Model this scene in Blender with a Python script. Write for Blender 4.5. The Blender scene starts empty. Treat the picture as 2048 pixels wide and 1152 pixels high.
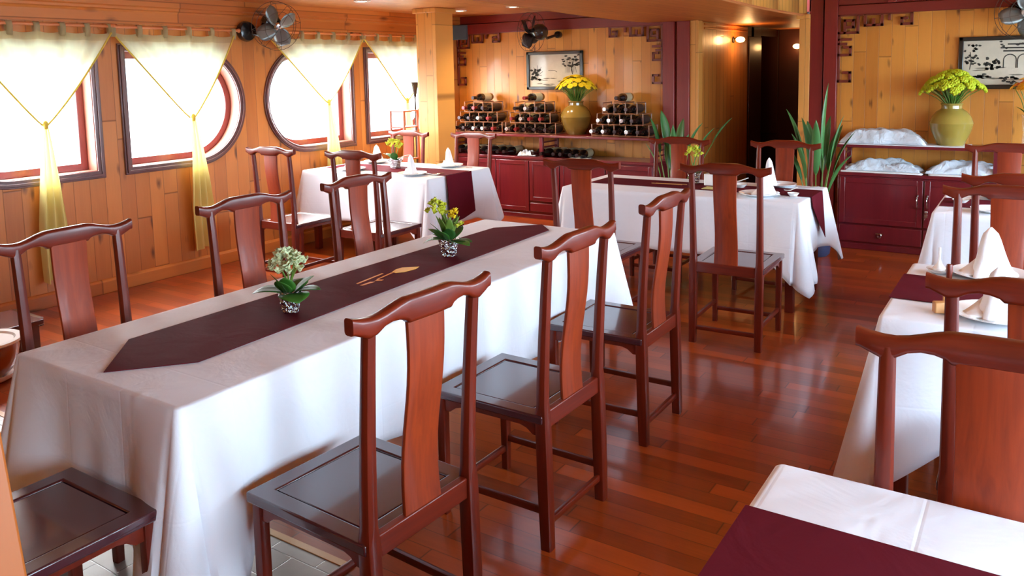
import bpy, bmesh, math, random
from mathutils import Vector, Matrix
rnd = random.Random(7)
PI = math.pi
C = bpy.context.scene.collection
SC = bpy.context.scene

# ------------------------------------------------------------------ camera
YAW, PITCH, ROLL, FPX, PCY = -.5823, .1093, -.0209, 1618.0, -260.2
fwd = Vector((math.sin(YAW)*math.cos(PITCH), math.cos(YAW)*math.cos(PITCH), -math.sin(PITCH)))
rt = Vector((math.cos(YAW), -math.sin(YAW), 0)); up = rt.cross(fwd)
r2 = rt*math.cos(ROLL)+up*math.sin(ROLL); u2 = -rt*math.sin(ROLL)+up*math.cos(ROLL)
cd = bpy.data.cameras.new('camera'); cam = bpy.data.objects.new('camera', cd); C.objects.link(cam)
cam.matrix_world = Matrix(((r2.x, u2.x, -fwd.x, 0), (r2.y, u2.y, -fwd.y, 0), (r2.z, u2.z, -fwd.z, 1.65), (0, 0, 0, 1)))
cd.sensor_width = 36; cd.sensor_fit = 'HORIZONTAL'; cd.lens = FPX/2048*36; cd.shift_y = PCY/2048
cd.clip_start = .05; cd.clip_end = 500
SC.camera = cam

# ------------------------------------------------------------------ world, light, exposure
SC.view_settings.view_transform = 'Standard'; SC.view_settings.look = 'None'
SC.view_settings.exposure = 0.22; SC.view_settings.gamma = 1; SC.view_settings.use_curve_mapping = False
w = bpy.data.worlds.new('sky'); SC.world = w; w.use_nodes = True
nt = w.node_tree; nt.nodes.clear()
wo = nt.nodes.new('ShaderNodeOutputWorld'); bg = nt.nodes.new('ShaderNodeBackground')
tc = nt.nodes.new('ShaderNodeTexCoord'); sp = nt.nodes.new('ShaderNodeSeparateXYZ'); cr = nt.nodes.new('ShaderNodeValToRGB')
nt.links.new(tc.outputs['Generated'], sp.inputs[0]); nt.links.new(sp.outputs['Z'], cr.inputs[0])
cr.color_ramp.elements[0].color = (.64, .84, 1, 1); cr.color_ramp.elements[1].color = (.46, .70, 1, 1)
# the sky is whiter and brighter on the sunny side (beyond the left windows), bluer on the other
side = nt.nodes.new('ShaderNodeMapRange'); side.inputs['From Min'].default_value = .6; side.inputs['From Max'].default_value = -.6
side.inputs['To Min'].default_value = 24.0; side.inputs['To Max'].default_value = 46.0; nt.links.new(sp.outputs['X'], side.inputs['Value'])
sf = nt.nodes.new('ShaderNodeMapRange'); sf.inputs['From Min'].default_value = .6; sf.inputs['From Max'].default_value = -.6; nt.links.new(sp.outputs['X'], sf.inputs['Value'])
mxs = nt.nodes.new('ShaderNodeMix'); mxs.data_type = 'RGBA'; mxs.inputs[7].default_value = (.92, .96, 1, 1)
nt.links.new(sf.outputs[0], mxs.inputs[0]); nt.links.new(cr.outputs[0], mxs.inputs[6])
nt.links.new(mxs.outputs[2], bg.inputs[0]); nt.links.new(side.outputs[0], bg.inputs[1])
nt.links.new(bg.outputs[0], wo.inputs[0])
cy = SC.cycles
cy.max_bounces = 8; cy.diffuse_bounces = 5; cy.glossy_bounces = 4; cy.transmission_bounces = 6; cy.transparent_max_bounces = 12
cy.caustics_reflective = False; cy.caustics_refractive = False; cy.sample_clamp_indirect = 6.0
cy.use_denoising = True

# window portals: the sky light enters by the eight windows and the entrance
def portal(x, y, z, sx, sy, rot):
    l = bpy.data.lights.new('window_portal', 'AREA'); l.shape = 'RECTANGLE'; l.size = sx; l.size_y = sy
    l.cycles.is_portal = True
    o = bpy.data.objects.new('window_portal', l); C.objects.link(o); o.location = (x, y, z); o.rotation_euler = rot
for yc in (2.83, 4.17, 5.54, 6.87):
    portal(-6.22, yc, 1.4, 1.2, 1.05, (0, -PI/2, 0))
for yc in (.0, 1.45, 2.9, 4.35, 5.8, 7.0):
    portal(1.82, yc, 1.4, 1.3, 1.15, (0, PI/2, 0))

# ------------------------------------------------------------------ materials
def lin(c):
    return tuple(((v/255+.055)/1.055)**2.4 if v/255 > .04045 else v/255/12.92 for v in c)
class N:
    """small node-tree helper"""
    def __init__(s, name):
        s.m = bpy.data.materials.new(name); s.m.use_nodes = True; s.t = s.m.node_tree
        s.t.nodes.clear(); s.out = s.t.nodes.new('ShaderNodeOutputMaterial')
    def n(s, typ, **k):
        q = s.t.nodes.new('ShaderNode'+typ)
        for a, v in k.items(): setattr(q, a, v)
        return q
    def l(s, a, b): s.t.links.new(a, b)
    def math(s, op, a, b=None, c=None, clamp=False):
        q = s.n('Math', operation=op); q.use_clamp = clamp
        for i, v in enumerate((a, b, c)):
            if v is None: continue
            if isinstance(v, (int, float)): q.inputs[i].default_value = v
            else: s.l(v, q.inputs[i])
        return q.outputs[0]
    def mix(s, f, a, b, blend='MIX'):
        q = s.n('Mix', data_type='RGBA', blend_type=blend)
        for i, v in ((0, f), (6, a), (7, b)):
            if isinstance(v, (int, float)): q.inputs[i].default_value = v
            elif isinstance(v, tuple): q.inputs[i].default_value = (*v[:3], 1)
            else: s.l(v, q.inputs[i])
        return q.outputs[2]
    def coord(s, kind='Object'):
        return s.n('TexCoord').outputs[kind]
    def mapping(s, vec, scale=(1, 1, 1), loc=(0, 0, 0), rot=(0, 0, 0)):
        q = s.n('Mapping'); s.l(vec, q.inputs[0]); q.inputs[1].default_value = loc; q.inputs[2].default_value = rot; q.inputs[3].default_value = scale
        return q.outputs[0]
    def noise(s, vec, scale, detail=3, rough=.5, dist=0):
        q = s.n('TexNoise'); s.l(vec, q.inputs['Vector']); q.inputs['Scale'].default_value = scale
        q.inputs['Detail'].default_value = detail; q.inputs['Roughness'].default_value = rough; q.inputs['Distortion'].default_value = dist
        return q.outputs[0]
    def ramp(s, f, stops):
        q = s.n('ValToRGB'); s.l(f, q.inputs[0]); e = q.color_ramp.elements
        while len(e) < len(stops): e.new(.5)
        for i, (p, c) in enumerate(stops): e[i].position = p; e[i].color = (*c[:3], 1) if isinstance(c, tuple) else (c, c, c, 1)
        return q.outputs[0]
    def bump(s, h, strength=.3, dist=.01):
        q = s.n('Bump'); q.inputs['Strength'].default_value = strength; q.inputs['Distance'].default_value = dist; s.l(h, q.inputs['Height'])
        return q.outputs[0]
    def pbsdf(s, col, rough=.5, metal=0, coat=0, coat_r=.1, spec=.5, normal=None, sub=0, sheen=0):
        q = s.n('BsdfPrincipled')
        for k, v in (('Base Color', col), ('Roughness', rough), ('Metallic', metal)):
            if isinstance(v, tuple): q.inputs[k].default_value = (*v[:3], 1)
            elif isinstance(v, (int, float)): q.inputs[k].default_value = v
            else: s.l(v, q.inputs[k])
        q.inputs['Coat Weight'].default_value = coat; q.inputs['Coat Roughness'].default_value = coat_r
        q.inputs['Specular IOR Level'].default_value = spec; q.inputs['Sheen Weight'].default_value = sheen
        if normal is not None: s.l(normal, q.inputs['Normal'])
        return q
    def end(s, shader):
        s.l(shader.outputs[0] if hasattr(shader, 'outputs') else shader, s.out.inputs[0]); return s.m

def plain(name, rgb, rough=.5, metal=0, coat=0, noise=.06, nscale=30, spec=.5, bump=0):
    q = N(name); c = lin(rgb); f = q.noise(q.coord(), nscale, 4)
    col = q.mix(f, tuple(v*(1-noise) for v in c), tuple(min(1, v*(1+noise)) for v in c))
    return q.end(q.pbsdf(col, rough, metal, coat, spec=spec, normal=q.bump(f, bump, .004) if bump else None))

def planks(name, ua, va, wdt, lng, c1, c2, rough=.4, coat=0., coat_r=.1, knots=.0, seam=.04, kcol=(70, 30, 12), grain=.35, endgap=.004, spec=.5, gapdark=.42, bk=.35):
    """boards: ua = axis across, va = axis along (0,1,2)"""
    q = N(name); s3 = q.n('SeparateXYZ'); q.l(q.coord(), s3.inputs[0])
    u, v = s3.outputs[ua], s3.outputs[va]
    un = q.math('DIVIDE', u, wdt); row = q.math('FLOOR', un); fu = q.math('FRACT', un)
    wn = q.n('TexWhiteNoise', noise_dimensions='1D'); q.l(row, wn.inputs['W'])
    vs = q.math('ADD', q.math('DIVIDE', v, lng), q.math('MULTIPLY', wn.outputs[0], 7.3))
    col = q.math('FLOOR', vs); fv = q.math('FRACT', vs)
    cid = q.math('ADD', q.math('MULTIPLY', row, 17.13), q.math('MULTIPLY', col, 3.71))
    w2 = q.n('TexWhiteNoise', noise_dimensions='1D'); q.l(cid, w2.inputs['W'])
    cb = q.n('CombineXYZ'); q.l(q.math('MULTIPLY', u, 1/wdt*2.2), cb.inputs[0])
    q.l(q.math('MULTIPLY', v, .55/wdt*.25), cb.inputs[1]); q.l(q.math('MULTIPLY', w2.outputs[0], 40), cb.inputs[2])
    g1 = q.noise(cb.outputs[0], 1.0, 4, .6, 1.2)
    cb2 = q.n('CombineXYZ'); q.l(q.math('MULTIPLY', u, 160), cb2.inputs[0]); q.l(q.math('MULTIPLY', v, 4), cb2.inputs[1]); q.l(cid, cb2.inputs[2])
    g2 = q.noise(cb2.outputs[0], 1.0, 3, .6)
    fac = q.math('ADD', q.math('MULTIPLY', w2.outputs[0], .55), q.math('ADD', q.math('MULTIPLY', g1, grain), q.math('MULTIPLY', g2, grain*.45)), clamp=True)
    base = q.mix(fac, lin(c1), lin(c2))
    if knots:
        cb3 = q.n('CombineXYZ'); q.l(q.math('ADD', q.math('MULTIPLY', fu, 1.0), q.math('MULTIPLY', w2.outputs[0], 9)), cb3.inputs[0])
        q.l(q.math('MULTIPLY', v, 1.0/wdt*.42), cb3.inputs[1]); q.l(cid, cb3.inputs[2])
        vo = q.n('TexVoronoi'); q.l(cb3.outputs[0], vo.inputs['Vector']); vo.inputs['Scale'].default_value = 1.0
        ks = q.ramp(q.math('ADD', vo.outputs['Distance'], q.math('MULTIPLY', q.math('SUBTRACT', g1, .5), .45)), [(.03, 1.0), (.20, 0.0)])
        base = q.mix(q.math('MULTIPLY', ks, knots), base, lin(kcol))
    eu = q.math('MINIMUM', fu, q.math('SUBTRACT', 1, fu))
    ev = q.math('MINIMUM', fv, q.math('SUBTRACT', 1, fv))
    sm = q.math('MINIMUM', q.math('DIVIDE', eu, seam, clamp=True), q.math('DIVIDE', ev, endgap/lng*wdt/.1+.002, clamp=True))
    sm = q.math('POWER', sm, .6)
    col_out = q.mix(sm, tuple(x*gapdark for x in lin(c1)), base)
    h = q.math('ADD', sm, q.math('MULTIPLY', g2, .08))
    return q.end(q.pbsdf(col_out, rough, 0, coat, coat_r, spec, normal=q.bump(h, bk, .004)))

def varnish(name, c1, c2, axis=2, rough=.3, coat=.4, coat_r=.12, freq=55, spec=.5):
    q = N(name); sc = [freq, freq, freq]; sc[axis] = freq*.05
    oi = q.n('ObjectInfo'); ad = q.n('VectorMath', operation='ADD'); q.l(q.coord(), ad.inputs[0])
    cbv = q.n('CombineXYZ'); q.l(q.math('MULTIPLY', oi.outputs['Random'], 9), cbv.inputs[0]); q.l(cbv.outputs[0], ad.inputs[1])
    v = q.mapping(ad.outputs[0], tuple(sc)); g = q.noise(v, 1, 4, .6, .5)
    g0 = q.noise(q.mapping(ad.outputs[0], tuple(x*.12 for x in sc)), 1, 2)
    f = q.ramp(q.math('ADD', q.math('MULTIPLY', g, .6), q.math('MULTIPLY', g0, .5)), [(.3, 0.0), (.75, 1.0)])
    return q.end(q.pbsdf(q.mix(f, lin(c1), lin(c2)), rough, 0, coat, coat_r, spec, normal=q.bump(g, .05, .002)))

M = {}
M['pine_x'] = planks('pine boards vertical on side wall', 1, 2, .122, 2.3, (160, 86, 32), (216, 138, 64), .45, .1, knots=.8, seam=.03)
M['pine_back'] = planks('pine boards vertical on end wall', 0, 2, .105, 1.7, (184, 110, 34), (224, 152, 64), .42, .1, knots=.8, seam=.03)
M['pine_ceiling'] = planks('pine boards on ceiling', 0, 1, .1, 2.4, (196, 122, 62), (222, 152, 86), .4, .2, knots=.5)
M['pine_soffit'] = planks('reddish boards under soffit', 0, 1, .1, 2.4, (190, 102, 34), (208, 122, 46), .5, .12, .3, knots=.4)
M['pine_long'] = planks('pine board lengthwise', 2, 1, .16, 1.9, (176, 94, 36), (212, 132, 60), .45, .1, knots=.8)
M['pine_post'] = planks('pine post boards', 0, 2, .09, 1.4, (196, 126, 52), (226, 160, 80), .45, .1, knots=.8)
M['pine_post_side'] = M['pine_post']
M['floor'] = planks('polished red brown floor boards', 1, 0, .085, .95, (78, 22, 6), (178, 76, 22), .28, .5, .10, knots=0, seam=.03, grain=.5, spec=.5, bk=.06)
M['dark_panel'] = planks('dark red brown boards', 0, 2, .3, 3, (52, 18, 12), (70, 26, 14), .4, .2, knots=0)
M['chair'] = varnish('mahogany', (74, 17, 7), (114, 33, 10), 2, .38, .22, spec=.35)
M['chair_x'] = varnish('mahogany crosswise', (76, 18, 7), (118, 34, 10), 0, .36, .26, spec=.35)
M['chair_y'] = varnish('mahogany lengthwise', (74, 18, 8), (112, 34, 12), 1, .36, .3, spec=.35)
M['splat'] = varnish('lit orange mahogany splat', (102, 28, 5), (152, 54, 9), 2, .45, .12, spec=.35)  # mahogany lightened towards orange, imitating the light on the chair backs
M['seat'] = varnish('dark mahogany with sky tint', (58, 24, 30), (76, 34, 40), 1, .22, .75, .08)  # purplish tint in the base colour imitates the reflected sky
M['red'] = varnish('dark red painted wood', (112, 24, 22), (134, 34, 28), 2, .4, .2)
M['red_x'] = varnish('dark red painted beam', (110, 26, 24), (128, 36, 30), 0, .4, .25)
M['maroon'] = varnish('maroon lacquer', (92, 18, 28), (112, 26, 34), 2, .28, .4)
M['fret'] = varnish('red brown fretwork', (104, 36, 26), (124, 48, 32), 2, .4, .2)
M['frame_purple'] = varnish('dark purple brown window frame', (84, 50, 50), (106, 66, 62), 2, .35, .4)
M['reveal'] = varnish('pinkish window lining', (150, 86, 68), (170, 104, 84), 2, .45, .1)
M['sash'] = varnish('red window sash', (120, 50, 46), (140, 62, 56), 2, .35, .3)
M['rod'] = varnish('wooden curtain rod', (190, 110, 60), (216, 136, 80), 1, .35, .3)
M['tile'] = None

def cloth_mat(name, rgb, rough=.85, wr=.25, sheen=.05, scale=5, creases=False, spec=.2):
    q = N(name); co = q.coord(); n1 = q.noise(co, scale, 4, .55, .6); n2 = q.noise(co, 420, 2)
    c = lin(rgb); col = q.mix(n1, tuple(v*.95 for v in c), tuple(min(1, v*1.03) for v in c))
    h = q.math('ADD', n1, q.math('MULTIPLY', n2, .02))
    if creases:  # pressed fold lines
        s3 = q.n('SeparateXYZ'); q.l(co, s3.inputs[0])
        for ax, per, off in ((0, .29, .07), (1, .62, .2), (2, .34, .15)):
            f = q.math('ABSOLUTE', q.math('SUBTRACT', q.math('FRACT', q.math('ADD', q.math('DIVIDE', s3.outputs[ax], per), off)), .5))
            h = q.math('SUBTRACT', h, q.math('MULTIPLY', q.math('SUBTRACT', 1, q.math('DIVIDE', f, .006/per, clamp=True)), .07))
    return q.end(q.pbsdf(col, rough, sheen=sheen, spec=spec, normal=q.bump(h, wr, .03)))
M['white_cloth'] = cloth_mat('white tablecloth', (230, 232, 238), creases=True)
M['napkin'] = cloth_mat('white napkin', (240, 240, 242), scale=25, wr=.2)
M['runner'] = cloth_mat('maroon runner', (90, 22, 32), .85, .2, 0, spec=.05)
M['grey_cloth'] = cloth_mat('blue white folded linen', (206, 214, 222), scale=11, wr=.8)

def curtain_mat(name, rgb, trans=.55, clear=.12):
    q = N(name); co = q.coord(); n = q.noise(q.mapping(co, (8, 60, 3)), 1, 3)
    c = lin(rgb); col = q.mix(n, tuple(v*.9 for v in c), c)
    d = q.n('BsdfDiffuse'); q.l(col, d.inputs[0]); t = q.n('BsdfTranslucent'); q.l(col, t.inputs[0])
    mx = q.n('MixShader'); mx.inputs[0].default_value = trans; q.l(d.outputs[0], mx.inputs[1]); q.l(t.outputs[0], mx.inputs[2])
    tr = q.n('BsdfTransparent'); m2 = q.n('MixShader'); m2.inputs[0].default_value = clear
    q.l(mx.outputs[0], m2.inputs[1]); q.l(tr.outputs[0], m2.inputs[2])
    return q.end(m2)
M['curtain'] = curtain_mat('sheer cream curtain', (242, 238, 196))
M['curtain_tail'] = curtain_mat('gathered yellow curtain', (236, 224, 146), .3, .0)
M['curtain_hem'] = curtain_mat('rolled yellow curtain hem', (226, 200, 92), .1, .0)
M['curtain_band'] = curtain_mat('doubled curtain header', (222, 214, 172))

q = N('window glass'); t = q.n('BsdfTransparent'); g = q.n('BsdfGlossy'); g.inputs['Roughness'].default_value = .02
mx = q.n('MixShader'); mx.inputs[0].default_value = .04; q.l(t.outputs[0], mx.inputs[1]); q.l(g.outputs[0], mx.inputs[2]); M['glass'] = q.end(mx)

def emit(name, rgb, s):
    q = N(name); e = q.n('Emission'); e.inputs[0].default_value = (*lin(rgb), 1); e.inputs[1].default_value = s; return q.end(e)
M['lamp'] = emit('downlight lens', (255, 236, 205), 8)
M['bulb'] = emit('warm glass shade', (255, 190, 110), 14)

M['black_metal'] = plain('black enamel', (26, 26, 30), .25, .2, .5)
M['grey_blade'] = plain('grey metal fan blade', (120, 124, 122), .35, .6)
M['dark_blade'] = plain('dark bronze fan blade', (64, 52, 50), .35, .5)
M['chrome'] = plain('bright metal', (205, 205, 205), .15, 1)
M['iron'] = plain('dark iron', (70, 62, 54), .5, .6)
M['speaker'] = plain('dark blue grey plastic', (34, 46, 56), .6)
M['ceramic'] = plain('white glazed ceramic', (244, 243, 240), .15, 0, .5, noise=.01)
M['olive'] = plain('olive brown glaze', (132, 104, 44), .2, 0, .6, noise=.2, nscale=9)
M['olive_light'] = plain('yellow olive glaze', (150, 130, 58), .2, 0, .6, noise=.15, nscale=9)
M['brown_glaze'] = plain('brown glaze pot', (138, 66, 24), .2, 0, .6, noise=.25, nscale=7)
M['soil'] = plain('dark soil', (46, 36, 28), .9, bump=.5)
M['green'] = plain('leaf green', (54, 108, 28), .55, noise=.25, nscale=18)
M['green_dark'] = plain('dark leaf green', (38, 80, 22), .55, noise=.25, nscale=18)
M['green_blade'] = plain('blade leaf green', (70, 118, 62), .38, noise=.25, nscale=8)
M['stem'] = plain('stem green', (98, 128, 44), .5, noise=.2)
M['yellow'] = plain('yellow petals', (236, 204, 20), .55, noise=.15, nscale=40)
M['lime'] = plain('lime yellow florets', (176, 190, 20), .6, noise=.3, nscale=60, bump=.8)
M['greenyellow'] = plain('green yellow petals', (196, 200, 50), .55, noise=.2, nscale=60)
M['palegreen'] = plain('pale green white petals', (206, 214, 168), .6, noise=.2, nscale=60)
M['orange'] = plain('orange petals', (236, 96, 14), .55, noise=.15, nscale=40)
M['amber'] = plain('amber petals', (240, 170, 16), .55, noise=.15, nscale=40)
M['bottle'] = plain('dark bottle glass', (18, 16, 16), .08, 0, .6, spec=.8)
M['foil_dark'] = plain('dark foil capsule', (40, 20, 22), .3, .5)
M['label'] = plain('cream bottle label', (190, 176, 140), .6)
M['rack'] = varnish('brown rack wood', (120, 74, 48), (146, 94, 62), 2, .45, .2)
M['black_frame'] = plain('black green picture frame', (30, 32, 30), .3, 0, .3)
M['paper'] = plain('yellow paper', (206, 196, 120), .7)
M['bamboo'] = plain('pale bamboo', (196, 140, 84), .5)
M['gold'] = plain('golden print', (250, 180, 16), .6)
M['gold_orange'] = plain('orange print', (226, 124, 26), .6)
M['blue_pot'] = plain('blue grey pot', (58, 76, 110), .3, 0, .4)
M['hill'] = plain('distant hills', (90, 108, 106), .9)
M['water'] = plain('pale light bouncing water', (150, 160, 160), .3)
M['white_wall'] = plain('white trim', (230, 230, 226), .5)

q = N('crumpled silver foil'); co = q.coord(); vo = q.n('TexVoronoi', feature='F1'); q.l(co, vo.inputs['Vector']); vo.inputs['Scale'].default_value = 70
nn = q.noise(co, 90, 3); M['foil'] = q.end(q.pbsdf((.85, .86, .88), .16, 1, normal=q.bump(q.math('ADD', vo.outputs['Distance'], nn), 1, .02)))

q = N('grey stone floor tile'); s3 = q.n('SeparateXYZ'); q.l(q.coord(), s3.inputs[0])
fx = q.math('FRACT', q.math('DIVIDE', q.math('ADD', s3.outputs[0], q.math('MULTIPLY', q.math('FLOOR', q.math('DIVIDE', s3.outputs[1], .125)), .11)), .22)); fy = q.math('FRACT', q.math('DIVIDE', s3.outputs[1], .125))
e1 = q.math('MINIMUM', q.math('MULTIPLY', q.math('MINIMUM', fx, q.math('SUBTRACT', 1, fx)), .22), q.math('MULTIPLY', q.math('MINIMUM', fy, q.math('SUBTRACT', 1, fy)), .125))
gm = q.math('DIVIDE', e1, .003, clamp=True); n1 = q.noise(q.coord(), 7, 4)
M['tile'] = q.end(q.pbsdf(q.mix(gm, lin((70, 62, 58)), q.mix(n1, lin((150, 134, 122)), lin((184, 176, 168)))), .35, coat=.2, normal=q.bump(gm, .3, .003)))

q = N('ink wash paper'); n1 = q.noise(q.coord(), 3, 4); n2 = q.noise(q.coord(), 14, 5, .65)
M['ink_paper'] = q.end(q.pbsdf(q.mix(q.ramp(q.math('MULTIPLY', n1, n2), [(.16, 0.0), (.5, 1.0)]), lin((196, 190, 172)), lin((214, 208, 190))), .35, coat=.3))
M['ink'] = plain('ink strokes', (52, 50, 44), .8, noise=.4, nscale=60)
M['ink_light'] = plain('pale ink wash', (124, 120, 106), .8, noise=.4, nscale=60)

# ------------------------------------------------------------------ mesh helpers
class MB:
    def __init__(s): s.v = []; s.f = []; s.mi = []; s.mats = []; s.cur = 0
    def add(s, vs, fs):
        b = len(s.v); s.v += [tuple(p) for p in vs]
        for f in fs: s.f.append(tuple(i+b for i in f)); s.mi.append(s.cur)
        return s
    def box(s, c, d, rot=None, taper=1.0):
        x, y, z = d[0]/2, d[1]/2, d[2]/2; vs = []
        for k in (-1, 1):
            t = taper if k == 1 else 1
            for (i, j) in ((-1, -1), (1, -1), (1, 1), (-1, 1)): vs.append(Vector((i*x*t, j*y*t, k*z)))
        if rot: 
            R = rot if isinstance(rot, Matrix) else Matrix.Rotation(rot, 3, 'Z'); vs = [R @ v for v in vs]
        vs = [v+Vector(c) for v in vs]
        return s.add(vs, [(3, 2, 1, 0), (4, 5, 6, 7), (0, 1, 5, 4), (1, 2, 6, 5), (2, 3, 7, 6), (3, 0, 4, 7)])
    def bx(s, x0, x1, y0, y1, z0, z1): return s.box(((x0+x1)/2, (y0+y1)/2, (z0+z1)/2), (x1-x0, y1-y0, z1-z0))
    def loft(s, secs, cap=True, closed=True):
        n = len(secs[0]); vs = [p for q in secs for p in q]; fs = []
        for i in range(len(secs)-1):
            for j in range(n if closed else n-1):
                a, b = i*n+j, i*n+(j+1) % n; fs.append((a, b, b+n, a+n))
        if cap and closed: fs += [tuple(range(n-1, -1, -1)), tuple(range((len(secs)-1)*n, len(secs)*n))]
        return s.add(vs, fs)
    def tube(s, pts, r, n=8, cap=True):
        pts = [Vector(p) for p in pts]; rs = r if isinstance(r, (list, tuple)) else [r]*len(pts); secs = []; prev = None
        for i, p in enumerate(pts):
            d = (pts[min(i+1, len(pts)-1)]-pts[max(i-1, 0)])
            d = d.normalized() if d.length > 1e-9 else Vector((0, 0, 1))
            if prev is None: a = d.orthogonal().normalized()
            else:
                a = prev-d*prev.dot(d); a = a.normalized() if a.length > 1e-6 else d.orthogonal().normalized()
            prev = a; b = d.cross(a)
            secs.append([p+(a*math.cos(2*PI*k/n)+b*math.sin(2*PI*k/n))*rs[i] for k in range(n)])
        return s.loft(secs, cap)
    def lathe(s, prof, c=(0, 0, 0), n=24, rot=None, sq=None):
        secs = []
        for (r, z) in prof:
            ring = []
            for k in range(n):
                a = 2*PI*k/n; v = Vector((max(r, 1e-4)*math.cos(a), max(r, 1e-4)*math.sin(a), z))
                if sq: v.x *= sq[0]; v.y *= sq[1]
                if rot is not None: v = rot @ v
                ring.append(v+Vector(c))
            secs.append(ring)
        return s.loft(secs, True)
    def ball(s, c, r, n=10, m=6, sq=(1, 1, 1)):
        prof = [(math.sin(PI*i/m)*r, -math.cos(PI*i/m)*r) for i in range(m+1)]; secs = []
        for (q, z) in prof:
            secs.append([Vector((c[0]+max(q, 1e-4)*math.cos(2*PI*k/n)*sq[0], c[1]+max(q, 1e-4)*math.sin(2*PI*k/n)*sq[1], c[2]+z*sq[2])) for k in range(n)])
        return s.loft(secs, True)
    def grid(s, fn, nu, nv):
        vs = [fn(i/nu, j/nv) for j in range(nv+1) for i in range(nu+1)]
        fs = [(j*(nu+1)+i, j*(nu+1)+i+1, (j+1)*(nu+1)+i+1, (j+1)*(nu+1)+i) for j in range(nv) for i in range(nu)]
        return s.add(vs, fs)
    def prism(s, poly, z0, z1):
        n = len(poly); vs = [(p[0], p[1], z0) for p in poly]+[(p[0], p[1], z1) for p in poly]
        return s.add(vs, [tuple(range(n-1, -1, -1)), tuple(range(n, 2*n))]+[(i, (i+1) % n, (i+1) % n+n, i+n) for i in range(n)])
    def build(s, name, mat, parent=None, bevel=0, smooth=True, seg=2, solid=0, angle=38):
        me = bpy.data.meshes.new(name); me.from_pydata(s.v, [], s.f); me.update()
        for m in (mat if isinstance(mat, list) else [mat]): me.materials.append(m)
        if isinstance(mat, list):
            for p, i in zip(me.polygons, s.mi): p.material_index = i
        bm = bmesh.new(); bm.from_mesh(me); bmesh.ops.recalc_face_normals(bm, faces=bm.faces); bm.to_mesh(me); bm.free()
        if smooth:
            me.shade_smooth(); me.set_sharp_from_angle(angle=math.radians(angle))
        o = bpy.data.objects.new(name, me); C.objects.link(o)
        if parent: o.parent = parent
        if solid:
            md = o.modifiers.new('thickness', 'SOLIDIFY'); md.thickness = solid; md.offset = 0
        if bevel:
            md = o.modifiers.new('bevel', 'BEVEL'); md.width = bevel; md.segments = seg; md.limit_method = 'ANGLE'; md.angle_limit = math.radians(40)
        return o
def tag(o, label=None, cat=None, group=None, kind=None):
    if label: o['label'] = label
    if cat: o['category'] = cat
    if group: o['group'] = group
    if kind: o['kind'] = kind
    return o
def thing(name, label, cat, loc=(0, 0, 0), rz=0, group=None):
    o = bpy.data.objects.new(name, None); C.objects.link(o); o.location = loc; o.rotation_euler = (0, 0, rz); o.empty_display_size = .1
    return tag(o, label, cat, group)
def struct(o, label=None): o['kind'] = 'structure'; (o.__setitem__('label', label) if label else None); return o
KIDS = {}
def copy_tree(o, loc, rz=0, label=None, group=None, parent=None):
    c = o.copy(); C.objects.link(c)
    if parent: c.parent = parent
    else:
        c.location = loc
        c.rotation_euler = rz if isinstance(rz, tuple) else (0, 0, rz)
        if label: c['label'] = label
        if group: c['group'] = group
    for ch in list(o.children): copy_tree(ch, None, 0, parent=c)
    return c
def rr(w, h, r, n=3):
    pts = []
    for cx, cy_, a0 in ((w/2-r, h/2-r, 0), (-w/2+r, h/2-r, PI/2), (-w/2+r, -h/2+r, PI), (w/2-r, -h/2+r, 1.5*PI)):
        for k in range(n+1): a = a0+PI/2*k/n; pts.append((cx+r*math.cos(a), cy_+r*math.sin(a)))
    return pts

# ------------------------------------------------------------------ room shell
XL, YB, XR, YN, ZC, ZS = -5.98, 7.95, 1.55, -1.6, 2.285, 2.10
def d_shape(flat, arc, r, zc=1.40, n=28):
    """D outline in (y,z): straight side at y=flat, half circle centred at y=arc"""
    sgn = 1 if arc > flat else -1
    pts = [(flat, zc-r), (arc, zc-r)]
    pts += [(arc+sgn*r*math.cos(-PI/2+PI*k/n), zc+r*math.sin(-PI/2+PI*k/n)) for k in range(1, n)]
    pts += [(arc, zc+r), (flat, zc+r)]
    return pts
WINS = [(3.42, 2.76), (3.58, 4.24), (6.13, 5.47), (6.285, 6.945)]
def dwin(flat, arc, off): # outline shrunk by off
    s_ = 1 if arc > flat else -1
    return d_shape(flat+s_*off, arc, .51-off)
def holed_wall(name, x0, x1, yr, zr, holes, mat):
    cu = bpy.data.curves.new(name, 'CURVE'); cu.dimensions = '2D'; cu.fill_mode = 'BOTH'; cu.extrude = abs(x1-x0)/2
    for pts in [[(yr[0], zr[0]), (yr[1], zr[0]), (yr[1], zr[1]), (yr[0], zr[1])]]+holes:
        sp_ = cu.splines.new('POLY'); sp_.points.add(len(pts)-1); sp_.use_cyclic_u = True
        for p, (a, b) in zip(sp_.points, pts): p.co = (a, b, 0, 1)
    tmp = bpy.data.objects.new('tmp', cu); C.objects.link(tmp)
    dg = bpy.context.evaluated_depsgraph_get(); me = bpy.data.meshes.new_from_object(tmp.evaluated_get(dg))
    bpy.data.objects.remove(tmp)
    me.transform(Matrix(((0, 0, 1, (x0+x1)/2), (1, 0, 0, 0), (0, 1, 0, 0), (0, 0, 0, 1))))
    me.materials.clear(); me.materials.append(mat); me.name = name
    o = bpy.data.objects.new(name, me); C.objects.link(o); return struct(o)
holed_wall('wall_left', XL-.16, XL, (YN, YB), (-.05, ZC+.1), [dwin(f, a, .055) for f, a in WINS], M['pine_x'])
def rect(y0, y1, z0, z1): return [(y0, z0), (y1, z0), (y1, z1), (y0, z1)]
RW = [(-.55, .55), (.9, 2.0), (2.35, 3.45), (3.8, 4.9), (5.25, 6.35), (6.5, 7.5)]
holed_wall('wall_right', XR, XR+.16, (YN, YB), (-.05, ZC+.4), [rect(a, b, .85, 1.95) for a, b in RW], M['pine_x'])

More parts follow.
